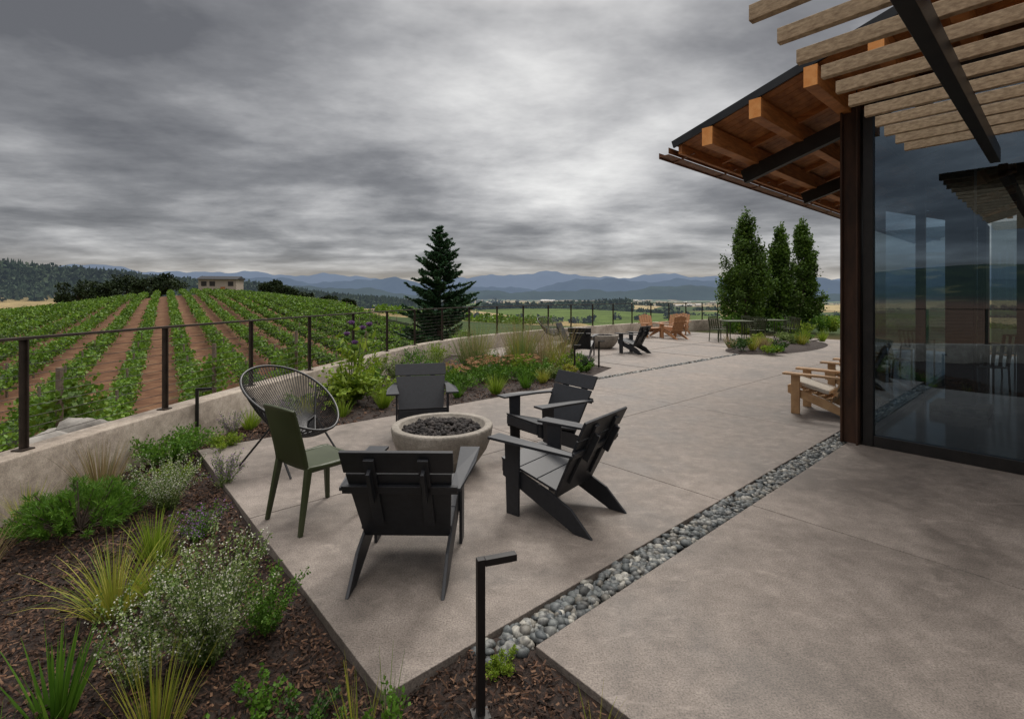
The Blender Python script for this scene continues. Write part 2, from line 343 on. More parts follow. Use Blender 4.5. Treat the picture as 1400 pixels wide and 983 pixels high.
# ---------------- terrain ----------------
def build_terrain():
    az=np.radians(np.concatenate([np.linspace(-180,-62,60,endpoint=False),np.linspace(-62,62,420,endpoint=False),np.linspace(62,180,60,endpoint=False)]))
    rr=np.concatenate([[0.5],np.geomspace(3,32000,230)])
    AZ,RR=np.meshgrid(az,rr); X=RR*np.sin(AZ); Y=RR*np.cos(AZ); Z=height(X,Y)
    n=len(az); m=len(rr); V_=np.stack([X,Y,Z],-1).reshape(-1,3)
    i=np.arange(m-1)[:,None]*n; j=np.arange(n)[None,:]; j2=(j+1)%n
    F=np.stack([i+j,i+j2,i+n+j2,i+n+j],-1).reshape(-1,4)[:, ::-1]
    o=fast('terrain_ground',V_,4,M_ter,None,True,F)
    me=o.data; w=V_[:,0]*Wd[0]+V_[:,1]*Wd[1]; s=V_[:,0]*Sd[0]+V_[:,1]*Sd[1]; r=np.hypot(V_[:,0],V_[:,1])
    right=np.where(V_[:,1]>48,-8-0.47*(V_[:,1]-48),-2)
    vin=(1-ss(w,158,166))*ss(-s,-70,-66)*(1-ss(V_[:,0]-right,0,4))*ss(r,2,4)
    vin=np.maximum(vin,1-ss(r,18,30))
    deg=np.degrees(np.arctan2(V_[:,0],V_[:,1]))
    fo=ss(r,850,1000)*(1-ss(r,1700,2000))*(1-ss(deg,-20,-12))
    hz=1-np.exp(-r/9000)  # share of painted haze emission, rising with distance
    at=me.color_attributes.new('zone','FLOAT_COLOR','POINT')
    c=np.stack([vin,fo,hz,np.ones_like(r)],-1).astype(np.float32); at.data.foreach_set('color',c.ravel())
build_terrain()
def ridge(name,R0,hmean,hvar,seed,mat,depth):
    a=np.radians(np.arange(-180,180,0.25)); rs=np.random.default_rng(seed); h=np.zeros_like(a)
    for k,amp in ((9,1),(17,.7),(31,.5),(57,.3),(101,.18),(190,.12),(330,.07)):
        h+=amp*np.sin(a*k+rs.uniform(0,6.28))
    h=hmean+hvar*h/1.6; h=np.maximum(h,10)
    rows=[]
    for k,(dr,f) in enumerate(((-depth,0),(-depth*.6,.35),(-depth*.3,.7),(0,1),(depth*.5,0.3))):
        wob=1+0.12*np.sin(a*140+k*2+rs.uniform(0,6))*(0<k<3)
        rows.append(np.stack([(R0+dr)*np.sin(a),(R0+dr)*np.cos(a),-75+(h+75)*f*wob],-1))
    n=len(a); m=len(rows); V_=np.concatenate(rows)
    i=np.arange(m-1)[:,None]*n; j=np.arange(n)[None,:]; j2=(j+1)%n
    F=np.stack([i+j,i+n+j,i+n+j2,i+j2],-1).reshape(-1,4)
    fast(name,V_,4,mat,None,True,F)
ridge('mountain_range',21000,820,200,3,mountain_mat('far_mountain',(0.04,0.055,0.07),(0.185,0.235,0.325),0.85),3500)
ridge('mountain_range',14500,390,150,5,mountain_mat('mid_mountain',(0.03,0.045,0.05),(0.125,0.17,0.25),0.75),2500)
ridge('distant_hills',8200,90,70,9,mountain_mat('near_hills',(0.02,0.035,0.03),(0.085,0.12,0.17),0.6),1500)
# ---------------- vineyard ----------------
def vineyard():
    Q=[];core=[];posts=MB()
    for k in range(-26,16):
        s=-0.2+(k+0.5)*2.45
        ws=np.arange(4,158,0.5); x=ws*Wd[0]+s*Sd[0]; y=ws*Wd[1]+s*Sd[1]
        u,v=to_uv(x,y); D=np.maximum(-3.95-x,u-11.2)
        right=np.where(y>48,-9-0.47*(y-48),-3.5)
        ok=(D>3.4)&(x<right)&(y>-10)
        if ok.sum()<10: continue
        ws=ws[ok]
        for lo,hi,den,sz in ((0,16,560,.095),(16,32,290,.12),(32,70,115,.19),(70,400,44,.30)):
            c=ws+0; xx=c*Wd[0]+s*Sd[0]; yy=c*Wd[1]+s*Sd[1]; dd=np.hypot(xx,yy); c=c[(dd>=lo)&(dd<hi)&(xx>-1.5*np.maximum(yy,1)-8)]
            if len(c)==0: continue
            n=int(len(c)*0.5*den); wv=rng.choice(c,n)+rng.uniform(-.3,.3,n)
            hh=rng.beta(1.8,1.2,n)
            top=1.42+0.10*np.sin(wv*1.3+k*2)+0.09*np.sin(wv*3.9+k)+.06*np.sin(wv*8.1)
            zz=0.45+(top-0.45)*hh; lat=np.clip(rng.normal(0,0.21,n),-.52,.52)+.05*np.sin(wv*2.3+k*3)
            sh=rng.random(n)<.04; zz=zz+sh*rng.uniform(.1,.35,n)*hh
            px=wv*Wd[0]+(s+lat)*Sd[0]; py=wv*Wd[1]+(s+lat)*Sd[1]
            d=rdir(n); d[:,2]-=0.35
            Q.append(leaves(np.stack([px,py,height(px,py)+zz],-1),d,sz*rng.uniform(.7,1.3,n),sz*rng.uniform(.75,1.1,n)))
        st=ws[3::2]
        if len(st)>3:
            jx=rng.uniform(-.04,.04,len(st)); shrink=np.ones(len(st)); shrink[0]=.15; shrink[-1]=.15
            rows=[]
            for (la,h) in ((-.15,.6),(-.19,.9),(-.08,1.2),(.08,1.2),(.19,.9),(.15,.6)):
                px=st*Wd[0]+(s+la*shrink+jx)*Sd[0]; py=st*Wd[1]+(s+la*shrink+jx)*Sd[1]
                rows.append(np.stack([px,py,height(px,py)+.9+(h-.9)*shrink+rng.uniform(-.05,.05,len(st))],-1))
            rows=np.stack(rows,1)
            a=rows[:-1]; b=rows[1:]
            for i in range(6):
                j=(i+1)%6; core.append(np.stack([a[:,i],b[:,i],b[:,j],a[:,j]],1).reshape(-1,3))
        for wv in np.arange(ws[0],ws[0]+40,6.0):
            px=wv*Wd[0]+s*Sd[0]; py=wv*Wd[1]+s*Sd[1]; z=float(height(px,py))
            posts.beam((px,py,z-.1),(px,py,z+1.7),.07,.07)
    e=empty('vineyard')
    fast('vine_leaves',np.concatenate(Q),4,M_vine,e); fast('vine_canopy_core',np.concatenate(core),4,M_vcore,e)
    posts.obj('trellis_posts',M_post,e)
    Q=[]
    for k in range(34):
        x0=60+k*3.2; yy=np.arange(150,265,1.0); n=len(yy)*9; t=rng.choice(yy,n)+rng.uniform(-.5,.5,n); px=x0+(t-150)*.35+rng.normal(0,.35,n); pz=height(px,t)+rng.uniform(.4,1.7,n)
        Q.append(leaves(np.stack([px,t,pz],-1),rdir(n),.75,.7))
    for k in range(12):
        x0=-26+k*3.0; yy=np.arange(95,190,1.0); n=len(yy)*9; t=rng.choice(yy,n)+rng.uniform(-.5,.5,n); px=x0-(t-95)*.12+rng.normal(0,.35,n); pz=height(px,t)+rng.uniform(.4,1.6,n)
        Q.append(leaves(np.stack([px,t,pz],-1),rdir(n),.6,.6))
    fast('valley_vineyard_rows',np.concatenate(Q),4,M_vine)
vineyard()
# ---------------- trees ----------------
def tube(pts,rads,seg=6):
    V_=[];F=[]
    for i,(p,r) in enumerate(zip(pts,rads)):
        p=np.array(p)
        for k in range(seg):
            a=2*math.pi*k/seg; V_.append(p+np.array([math.cos(a)*r,math.sin(a)*r,0]))
        if i:
            for k in range(seg): F.append([(i-1)*seg+k,(i-1)*seg+(k+1)%seg,i*seg+(k+1)%seg,i*seg+k])
    return np.array(V_),np.array(F)
def merge(parts):
    vs=[];fs=[];o=0
    for v,f in parts: vs.append(v);fs.append(f+o);o+=len(v)
    return np.concatenate(vs),np.concatenate(fs)
def oak(x,y,topz,wd,name='oak_tree',n=2600,leaf=0.8,mat=None):
    z0=float(height(x,y))-.2; H=topz-z0; e=empty(name,(x,y,z0)); parts=[tube([(0,0,0),(0,0,H*.35),(.2,0,H*.6)],[H*.03,H*.022,H*.01])]
    K=16; cc=[]
    for i in range(K):
        a=rng.uniform(0,6.28); hh=rng.uniform(.38,.88); rad=wd*.5*math.sqrt(max(.05,1-((hh-.55)/.42)**2))*rng.uniform(.35,.8)
        c=np.array([math.cos(a)*rad,math.sin(a)*rad,H*hh]); cc.append(c); parts.append(tube([(0,0,H*.3),tuple(c*.6+np.array([0,0,H*.14])),tuple(c)],[H*.012,H*.008,H*.003],4))
    cc=np.array(cc); v,f=merge(parts); fast('trunk',v,4,M_bark,e,True,f)
    idx=rng.integers(0,K,n); cr=wd*.17; d=rdir(n); p=cc[idx]+d*rng.uniform(.3,1,(n,1))**.5*cr*np.array([1,1,.75])
    fast('crown',leaves(p,rdir(n),leaf*rng.uniform(.6,1.3,n),leaf*.8),4,mat or M_oak,e)
for px,d,top,wd in ((-.885,180,8.4,13),(-.83,170,6.8,12),(-.785,178,9.6,14),(-.745,172,7.4,11),(-.70,158,8.9,12),(-.49,165,7.0,8),(-.455,170,5.0,7),(-.42,185,3.2,7),(-.37,190,2.0,8),(-.33,200,.8,7),(-.62,172,5.2,6)):
    oak(px*d,d,top,wd)
def conifer(x,y,top,wd,name='fir_tree'):
    z0=float(height(x,y))-.1; H=top-z0; e=empty(name,(x,y,z0)); parts=[tube([(0,0,0),(0,0,H*.5),(0.03,0,H)],[.12,.06,.008],8)]
    Q=[]
    h=0.6
    while h<H-.05:
        t=h/H; L0=wd*.5*(1-t)**.74*(1 if t>.2 else .9)+.05
        for k in range(rng.integers(6,10)):
            a=rng.uniform(0,6.28); L=L0*rng.uniform(.45,1.22); el=R(rng.uniform(6,30)+16*t)
            n=7; pts=[]
            for i in range(n+1):
                q=i/n; pts.append((math.cos(a)*L*q*math.cos(el),math.sin(a)*L*q*math.cos(el),h+L*q*math.sin(el)-.26*L*q*q+.18*L*q**3))
            parts.append(tube(pts[::2]+[pts[-1]],[.02,.014,.009,.004,.002],4)); pts=np.array(pts)
            m=int(160*L)+16; tt=rng.uniform(.05,1,m)**.75*n; i0=np.minimum(tt.astype(int),n-1); fr=(tt-i0)[:,None]
            c=pts[i0]*(1-fr)+pts[i0+1]*fr; ax=unit(pts[i0+1]-pts[i0]); sd=np.cross(ax,[0,0,1.0])*rng.choice([-1,1],(m,1))
            d=ax*.6+sd*.8+rng.normal(size=(m,3))*.26+np.array([0,0,-.06])
            Q.append(leaves(c,d,(.09+.18*L*(1-tt/n))*rng.uniform(.6,1.3,m),.05))
        h+=.13+.10*(1-t)
    m=70; c=np.zeros((m,3)); c[:,2]=H-rng.uniform(0,.5,m); d=rdir(m); d[:,2]+=.9; Q.append(leaves(c,d,.13,.03))
    v,f=merge(parts); fast('trunk_and_limbs',v,4,M_bark,e,True,f); fast('needles',np.concatenate(Q),4,M_fir,e)
conifer(-2.75,18.6,4.25,4.2)
def columnar(x,y,top,wd,name='columnar_hornbeam_tree',n=19000):
    z0=float(height(x,y))-.1; H=top-z0; e=empty(name,(x,y,z0)); parts=[tube([(0,0,0),(0,0,H*.5),(0,0,H*.93)],[.12,.07,.01],8)]
    tips=[]
    for i in range(80):
        a=rng.uniform(0,6.28); h=rng.uniform(.03,.82)*H; h2=min(H*.99,h+rng.uniform(.10,.18)*H); t=h2/H
        prof=wd*.5*min(1,(t+.15)/.45)**.6*max(.03,1-max(0,t-.45)/.57)**.75
        r2=prof*rng.uniform(.4,1.0)
        p=np.array([math.cos(a)*r2,math.sin(a)*r2,h2]); tips.append((np.array([0,0,h]),p)); parts.append(tube([(0,0,h),tuple(p*np.array([.6,.6,1])-np.array([0,0,(h2-h)*.45])),tuple(p)],[.03,.02,.006],4))
    tips.append((np.array([0,0,H*.8]),np.array([0.05,0,H*1.02])));tips.append((np.array([0,0,H*.75]),np.array([-.12,.1,H*.97])))
    v,f=merge(parts); fast('trunk_and_limbs',v,4,M_bark,e,True,f)
    idx=rng.integers(0,len(tips),n); B=np.array([t[0] for t in tips])[idx]; T=np.array([t[1] for t in tips])[idx]; q=rng.uniform(.25,1.02,n)[:,None]
    c=B*(1-q)+T*q; c[:,:2]=B[:,:2]+(T[:,:2]-B[:,:2])*q**.6; c+=rng.normal(size=(n,3))*np.array([.11,.11,.2])*wd/2*(1.15-q*.6)
    d=rdir(n); d[:,2]+=.3; fast('leaves',leaves(c,d,.12*rng.uniform(.7,1.3,n),.085),4,M_pop,e)
columnar(11.2,23.6,5.45,2.8); columnar(13.2,24.2,5.0,2.0); columnar(14.5,24.6,5.25,2.2); columnar(12.4,25.6,3.0,1.8)
def forest(name,X,Y,Hh,Wh,k=26,mat=None,cone=False):
    n=len(X); Z=height(X,Y)
    if cone:
        Vs=[]
        for lev,(zb,zt,wr) in enumerate(((0.05,.6,1),(.35,.85,.72),(.6,1.0,.45))):
            for j in range(4):
                a0=2*np.pi*j/4+lev; a1=2*np.pi*(j+1)/4+lev
                b0=np.stack([X+np.cos(a0)*Wh*wr,Y+np.sin(a0)*Wh*wr,Z+Hh*zb],-1); b1=np.stack([X+np.cos(a1)*Wh*wr,Y+np.sin(a1)*Wh*wr,Z+Hh*zb],-1); t=np.stack([X,Y,Z+Hh*zt],-1)
                Vs.append(np.stack([b0,b1,t],1).reshape(-1,3))
        return fast(name,np.concatenate(Vs),3,mat or M_far)
    idx=np.repeat(np.arange(n),k); d=rdir(n*k); h=Hh[idx]; w=Wh[idx]
    rad=rng.uniform(.5,1,(n*k))
    c=np.stack([X[idx]+d[:,0]*w*.5*rad,Y[idx]+d[:,1]*w*.5*rad,Z[idx]+h*(.5+.45*d[:,2]*rad)],-1)
    return fast(name,leaves(c,rdir(n*k),w*.5*rng.uniform(.6,1.3,n*k),w*.42),4,mat or M_far)
n=3000; az=np.radians(rng.uniform(-75,-7,n)); r=rng.uniform(880,1500,n)
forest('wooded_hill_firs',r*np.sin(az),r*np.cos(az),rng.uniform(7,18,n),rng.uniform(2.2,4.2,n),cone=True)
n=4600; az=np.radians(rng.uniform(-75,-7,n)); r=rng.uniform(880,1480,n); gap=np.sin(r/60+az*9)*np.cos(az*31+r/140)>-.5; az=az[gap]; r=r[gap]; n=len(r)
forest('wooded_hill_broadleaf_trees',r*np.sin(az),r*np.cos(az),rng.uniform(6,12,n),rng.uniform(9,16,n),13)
XX=[];YY=[]
for i in range(120):
    d=math.exp(rng.uniform(math.log(300),math.log(4600))); t=rng.uniform(-.5,1.2); L=rng.uniform(.08,.4)*d; m=int(rng.integers(5,28)); a=rng.uniform(-.35,.35)
    q=rng.uniform(-.5,.5,m)*L; XX.append(t*d+q*math.cos(a)+rng.normal(0,d*.006,m)); YY.append(d+q*math.sin(a)+rng.normal(0,d*.01,m))
XX=np.concatenate(XX);YY=np.concatenate(YY); sc=np.clip(YY/900,.45,1.5); nr=YY<1300
hh_=rng.uniform(4,9,len(XX))*sc; ww_=rng.uniform(5,11,len(XX))*sc
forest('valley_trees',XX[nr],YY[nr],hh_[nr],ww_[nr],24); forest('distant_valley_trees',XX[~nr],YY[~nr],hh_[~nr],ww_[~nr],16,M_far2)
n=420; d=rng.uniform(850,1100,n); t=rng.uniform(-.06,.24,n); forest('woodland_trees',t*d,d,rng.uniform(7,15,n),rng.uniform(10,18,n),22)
mb=MB()
for i in range(190):
    d=rng.uniform(1200,4200); t=rng.uniform(-.45,.6); x=t*d;y=d;z=float(height(x,y)); L=rng.uniform(12,40); mb.box((x,y,z+4),(L,14,8)); mb.plate([(x,y-8,z+8.02),(x,y+8,z+8.02),(x,y,z+12)],(L+1,0,0)) 
mb.obj('valley_town',simple('town_walls',(0.32,0.31,0.3),(0.6,0.58,0.55),.8,.01,bs=0,world=True))
def farmhouse():
    x,y=-78,132; z=float(height(x,y)); e=empty('farmhouse',(x,y,z),R(12))
    MB().box((0,0,2.0),(9,6,4.6)).obj('walls',simple('stucco',(0.34,0.28,0.22),(0.48,0.41,0.34),.8),e)
    b=MB(); b.plate([(0,-3.6,4.2),(0,3.6,4.2),(0,0,5.1)],(9.8,0,0)); b.obj('roof',M_roof,e)
    b=MB(); [b.box((xx,-3.02,3.0),(1.3,.06,1.2)) for xx in (-3.2,-1.2,3.2)]; b.obj('windows',M_dark,e); MB().box((1.3,-3.02,1.1),(1.1,.06,2.2)).obj('door',M_cedar,e)
farmhouse()
# ---------------- terrace wall + railing -----------------
def offset_path(off):
    ys=np.linspace(-12,30,120)
    pts=np.stack([np.interp(ys,WY,WX),ys],-1)
    k=np.array([1,2,3,2,1])/9; xs=pts[:,0].copy(); xs[2:-2]=np.convolve(pts[:,0],k,'valid'); pts[:,0]=xs
    t=unit(np.gradient(pts,axis=0)); nrm=np.stack([t[:,1],-t[:,0]],-1)
    return pts+nrm*off
inn=offset_path(0.13); out=offset_path(-0.13); mid=offset_path(0)
n=len(inn); WT=0.42
sec=[(inn,-.3),(inn,WT-.012),(offset_path(.118),WT),(offset_path(-.118),WT),(out,WT-.012),(out,-1.6)]
rows=np.concatenate([np.concatenate([p,np.full((n,1),z)],1) for p,z in sec]); F=[]
for k in range(5):
    for i in range(n-1): F.append([k*n+i,k*n+i+1,(k+1)*n+i+1,(k+1)*n+i])
fast('concrete_wall',rows,4,M_wall,None,False,F)
seglen=np.concatenate([[0],np.cumsum(np.linalg.norm(np.diff(mid,axis=0),axis=1))])
def at(s): return np.array([np.interp(s,seglen,mid[:,0]),np.interp(s,seglen,mid[:,1])])
s0=np.interp(3.93,mid[:,1],seglen)
rail=empty('cable_railing'); b=MB(); RT=1.32
for k in np.arange(-9,22):
    s=s0+k*1.42
    if s<0 or s>seglen[-1]-.05: continue
    p=at(s); q=at(s+.02); t=unit(q-p)
    b.beam((p[0],p[1],WT),(p[0],p[1],RT-.02),.014,.055,(t[0],t[1],0)); b.beam((p[0],p[1],WT+.001),(p[0],p[1],WT+.012),.1,.1,(t[0],t[1],0))
    b.beam((p[0]+t[0]*.02,p[1]+t[1]*.02,WT),(p[0]+t[0]*.02,p[1]+t[1]*.02,RT-.02),.05,.012,(t[0],t[1],0))
b.obj('posts',M_rail,rail)
b=MB()
for i in range(0,n-1): b.beam((*mid[i],RT-.008),(*mid[i+1],RT-.008),.055,.022)
b.obj('top_rail',M_rail,rail)
curve('cables',[[(p[0],p[1],WT+.085*(j+1)) for p in mid] for j in range(9)],.0028,M_cable,rail,res=1)
# ---------------- patio slabs ----------------
pt=empty('concrete_patio')
def slab(b,u0,u1,v0,v1,g=.004,zt=0,zb=-.12):
    b.plate([uv(u0+g,v0+g,(zt+zb)/2),uv(u1-g,v0+g,(zt+zb)/2),uv(u1-g,v1-g,(zt+zb)/2),uv(u0+g,v1-g,(zt+zb)/2)],(0,0,zt-zb))
b=MB(); vs=[0,2.95,5.9,8.85,11.8,14.75,17.7,20.6]
for i in range(len(vs)-1): slab(b,0,2.16,vs[i],vs[i+1]); slab(b,2.16,4.32,vs[i],vs[i+1])
for v0,v1 in ((.67,3.05),(3.05,5.60)):
    for u0,u1 in ((-3.4,-.2),(-6.6,-3.4),(-9.8,-6.6)): slab(b,u0,u1,v0,v1)
b.obj('slabs',M_patio,pt,bevel=.004)
ip=[(float(x),float(y)) for x,y in offset_path(.12) if y>13.6 and to_uv(x,y)[1]<20.6]
poly=[(1.35,9.62),(2.3,11.3),(1.7,12.4),(0.3,13.2),(-1.2,13.9)]+ip
poly+= [uv(4.5,20.6)[:2]]
b=MB(); b.plate([(x,y,-.06) for x,y in poly],(0,0,.12)); b.obj('far_slab',M_patio,pt)
b=MB()
for v in (8.85,11.8,14.75,17.7): b.beam(uv(4.5,v,.003),uv(10.6,v,.003),.012,.004)
for u in (6.7,8.9): b.beam(uv(u,9.6 if u<8 else 10.3,.0028),uv(u,20.5,.0028),.012,.004)
b.obj('control_joints',M_joint,pt)
b=MB(); slab(b,-.2,0,.5,20.6,0,-.05,-.1); slab(b,4.32,4.5,6.3,20.6,0,-.05,-.1); b.obj('strip_base',M_mulch,pt)
def pebbles(name,u0,u1,v0,v1,n,sub,smin=.016,smax=.034):
    uu=rng.uniform(u0+.012,u1-.012,n); vv=rng.uniform(v0,v1,n); p=A+uu[:,None]*U+vv[:,None]*V
    C=np.concatenate([p,rng.uniform(-.042,-.006,(n,1))],1); return stones(name,C,rng.uniform(smin,smax,n)*(rng.random(n)**.5*.6+.6),M_peb,sub)
pebbles('pebble_strip',-.2,0,.45,5.6,2100,2); pebbles('pebble_strip',-.2,0,5.6,16,1500,1,.02,.04); pebbles('pebble_strip',4.32,4.5,6.3,19,1800,1,.02,.042)
# ---------------- garden mulch ----------------
gx=np.arange(-4.4,4,.07); gy=np.arange(-3,16,.07); GX,GY=np.meshgrid(gx,gy)
def gz(x,y):
    return -.045+.018*np.sin(x*3.1+1)*np.cos(y*2.7)+.012*np.sin(x*9+y*4)+.008*np.sin(y*17+x*13)
GZ=gz(GX,GY)+rng.normal(0,.004,GX.shape)
m_,n_=GX.shape; VV=np.stack([GX,GY,GZ],-1).reshape(-1,3); i=np.arange(m_-1)[:,None]*n_; j=np.arange(n_-1)[None,:]
F=np.stack([i+j,i+j+1,i+n_+j+1,i+n_+j],-1).reshape(-1,4); cen=VV[F].mean(1); keep=(cen[:,0]>wallx(cen[:,1])+.02)
cu_,cv_=to_uv(cen[:,0],cen[:,1]); inpatio=((cu_>.1)&(cu_<4.2)&(cv_>.1))|((cu_<-.3)&(cv_>.8))|((cu_>-.2)&(cu_<0)&(cv_>.75)); keep&=~inpatio
keep&=~((cen[:,0]>2.5)&(cen[:,1]>9.4))
fast('garden_bed',VV,4,M_mulch,None,True,F[keep])
def garden_pts(n,x0,x1,y0,y1):
    x=rng.uniform(x0,x1,n);y=rng.uniform(y0,y1,n); u,v=to_uv(x,y)
    ok=(x>wallx(y)+.16)&((v<-.02)|((u>4.34)&(v<6.4))|((u<-.0)&(v<.45))|((u<-.22)&(v<.64)))
    return x[ok],y[ok]
x,y=garden_pts(150000,-4,1.6,.9,6.5); x2,y2=garden_pts(14000,-4,1.2,6.5,13); x=np.concatenate([x,x2]);y=np.concatenate([y,y2])
n=len(x); d=rng.normal(size=(n,3)); d[:,2]*=.35; d=unit(d); s=unit(np.cross(d,np.array([0,0,1.0])+rng.normal(size=(n,3))*.6)); L=(rng.uniform(.008,.04,n)*(1+.6*(y>6)))[:,None]; W=rng.uniform(.003,.011,n)[:,None]*(1+.6*(y>6))[:,None]
c=np.stack([x,y,gz(x,y)+rng.uniform(.002,.024,n)],-1)
fast('bark_chips',np.stack([c-d*L/2-s*W/2,c+d*L/2-s*W/2,c+d*L/2*.9+s*W/2,c-d*L/2*.8+s*W/2],1).reshape(-1,3),4,M_chip)
# ---------------- plants ----------------
def tuft(name,x,y,h,n,mat,spread=.6,w=.006,droop=.9,rb=.05):
    a=rng.uniform(0,6.28,n); q=rng.uniform(0,1,n)**.7; d=np.stack([np.cos(a)*q*spread,np.sin(a)*q*spread,np.ones(n)],-1)
    c=np.stack([np.cos(a)*rb*q,np.sin(a)*rb*q,np.zeros(n)],-1)
    v,f=blades(c,d,h*rng.uniform(.45,1.2,n),w*rng.uniform(.7,1.3,n),droop*rng.uniform(.3,1.5,n),5)
    o=fast(name,v,4,mat,None,False,f); o.location=(x,y,float(gz(x,y))-.01); return o
def shrub(name,x,y,rad,h,n,mat,leaf=.03,lw=.5,blossom=None,nb=0,zoff=None,stem=True):
    e=empty(name,(x,y,(float(gz(x,y)) if zoff is None else zoff)))
    K=max(8,int(rad*60))
    a=rng.uniform(0,6.28,K); q=rng.uniform(0,1,K)**.5; T=np.stack([np.cos(a)*rad*q,np.sin(a)*rad*q,h*(.45+.55*np.sqrt(np.clip(1-q*q*.8,0,1)))*rng.uniform(.7,1.15,K)],-1)
    B=T*np.array([.15,.15,0])
    idx=rng.integers(0,K,n); t=rng.uniform(.15,1.03,n)[:,None]; mid_=(B+T)/2+np.array([0,0,h*.1])
    def bez(i,t): return B[i]*(1-t)**2+2*mid_[i]*t*(1-t)+T[i]*t*t
    c=bez(idx,t)+rng.normal(size=(n,3))*rad*.07; d=rdir(n)+np.array([0,0,.5])+unit(T[idx]-B[idx])*.4
    fast('leaves',leaves(c,d,leaf*rng.uniform(.6,1.3,n),leaf*lw),4,mat,e)
    if stem: curve('stems',[[tuple(bez(np.array([i]),np.array([[tt]]))[0]) for tt in (0,.35,.7,1)] for i in range(K)],.002,M_post,e,res=0)
    if blossom:
        idx=rng.integers(0,K,nb); t=rng.uniform(.55,1.08,nb)[:,None]; c=bez(idx,t)+rng.normal(size=(nb,3))*rad*.05
        fast('blossoms',leaves(c,rdir(nb),.02,.02),4,blossom,e)
    return e
def sprigs(name,x,y,rad,h,k,mat,bmat,per=60,leaf=.016,bl=.008):
    e=empty(name,(x,y,float(gz(x,y)))); st=[];LC=[];LD=[];BC=[]
    for i in range(k):
        a=rng.uniform(0,6.28);q=rng.uniform(0,1)**.6; H=h*rng.uniform(.45,1.12); tip=np.array([math.cos(a)*rad*q,math.sin(a)*rad*q,H]); b0=tip*np.array([.2,.2,0])
        P=[b0+(tip-b0)*np.array([tt**1.4,tt**1.4,tt])+rng.normal(size=3)*.004 for tt in np.linspace(0,1,7)]; st.append([tuple(p) for p in P]); P=np.array(P)
        tt=rng.uniform(.05,1,per)**.8*6; i0=np.minimum(tt.astype(int),5); fr=(tt-i0)[:,None]; c=P[i0]*(1-fr)+P[i0+1]*fr; LC.append(c+rng.normal(size=c.shape)*.010); LD.append(rdir(per)+np.array([0,0,.3]))
        if bmat:
            for lev in np.linspace(.45,1,7):
                j=lev*6; a0=min(int(j),5); p=P[a0]*(1-(j-a0))+P[a0+1]*(j-a0); BC.append(p+rng.normal(size=(5,3))*.010)
    curve('stems',st,.0016,M_grn,e,res=0); C=np.concatenate(LC)
    fast('leaves',leaves(C,np.concatenate(LD),leaf*rng.uniform(.6,1.3,len(C)),leaf*.55),4,mat,e)
    if bmat: C=np.concatenate(BC); fast('blossoms',leaves(C,rdir(len(C)),bl*1.2,bl),4,bmat,e)
def mugo(x,y,rad,h):
    e=empty('mugo_pine',(x,y,float(gz(x,y)))); K=170; a=rng.uniform(0,6.28,K); q=rng.uniform(0,1,K)**.5
    T=np.stack([np.cos(a)*rad*q,np.sin(a)*rad*q,h*np.sqrt(1-q*q*.75)*rng.uniform(.6,1.2,K)],-1); Q=[]
    for i in range(K):
        m=70; ax=unit(T[i]-np.array([0,0,-.15])); c=T[i]-ax*rng.uniform(0,.12,(m,1)); d=ax*.9+rdir(m)*.8; Q.append(leaves(c,d,.055*rng.uniform(.7,1.2,m),.005))
    fast('needles',np.concatenate(Q),4,M_grn,e); curve('branches',[[(0,0,0),tuple(t*.6+np.array([0,0,-.02])),tuple(t)] for t in T[::2]],.005,M_bark,e,res=0)
tuft('yellow_grass_clump',-2.12,2.62,.40,250,M_yel,.8,.0048,1.1,.07); tuft('yellow_grass_clump',-2.0,2.78,.28,100,M_lime,.7,.005,.9,.07)
tuft('iris_clump',-1.84,1.98,.32,60,M_grn,.45,.014,.4,.06)
tuft('green_grass_clump',-2.33,3.2,.3,120,M_lime,.5,.007,.6,.05); tuft('yellow_grass_clump',-3.3,6.2,.28,160,M_lime,.7,.008,.9,.05)
tuft('dry_grass_clump',-3.55,4.25,.42,240,M_tan,.5,.004,.6,.1); tuft('dry_grass_clump',-1.38,1.9,.30,110,M_yel,.5,.0035,.5,.08)
tuft('dry_grass_clump',-3.55,3.6,.3,120,M_yel,.6,.005,.8,.07); tuft('dry_grass_clump',-3.3,3.05,.26,90,M_tan,.6,.004,.8,.08)
tuft('grass_sprig',-.60,1.93,.28,26,M_yel,.3,.004,.3,.06); tuft('grass_sprig',-.50,1.94,.27,18,M_sil,.3,.004,.2,.05); tuft('grass_sprig',.32,1.88,.22,12,M_yel,.5,.004,.6,.04)
tuft('iris_clump',-1.72,1.6,.3,50,M_grn,.5,.014,.5,.06)
sprigs('calamint_plant',-1.40,2.27,.30,.5,95,M_sil,M_wht,95); sprigs('calamint_plant',-1.62,2.12,.18,.36,34,M_sil,M_wht,70); sprigs('calamint_plant',-1.25,2.5,.2,.3,30,M_grn,None,70)
sprigs('calamint_plant',-2.75,3.92,.3,.42,60,M_sil,M_wht,60); sprigs('calamint_plant',-2.55,4.35,.2,.3,26,M_sil,M_pur,50); sprigs('salvia_plant',-2.2,3.45,.2,.22,22,M_grn,M_pur,60)
mugo(-3.12,3.55,.40,.30)
shrub('green_shrub',-3.48,4.98,.45,.30,3400,M_grn,.035); shrub('lime_shrub',-3.15,5.4,.22,.17,1000,M_lime,.03); shrub('lime_shrub',-3.1,4.55,.2,.16,800,M_lime,.025)
shrub('low_groundcover',-1.02,2.02,.16,.10,500,M_grn,.022,.7); shrub('low_groundcover',-.80,1.92,.14,.09,400,M_dkg,.02,.7); shrub('low_groundcover',-1.2,1.78,.15,.12,400,M_grn,.022,.7)
shrub('moss_mound',-.04,2.2,.11,.06,1800,M_lime,.012,.5); shrub('moss_mound',-.72,1.82,.14,.07,1500,M_grn,.012,.5)
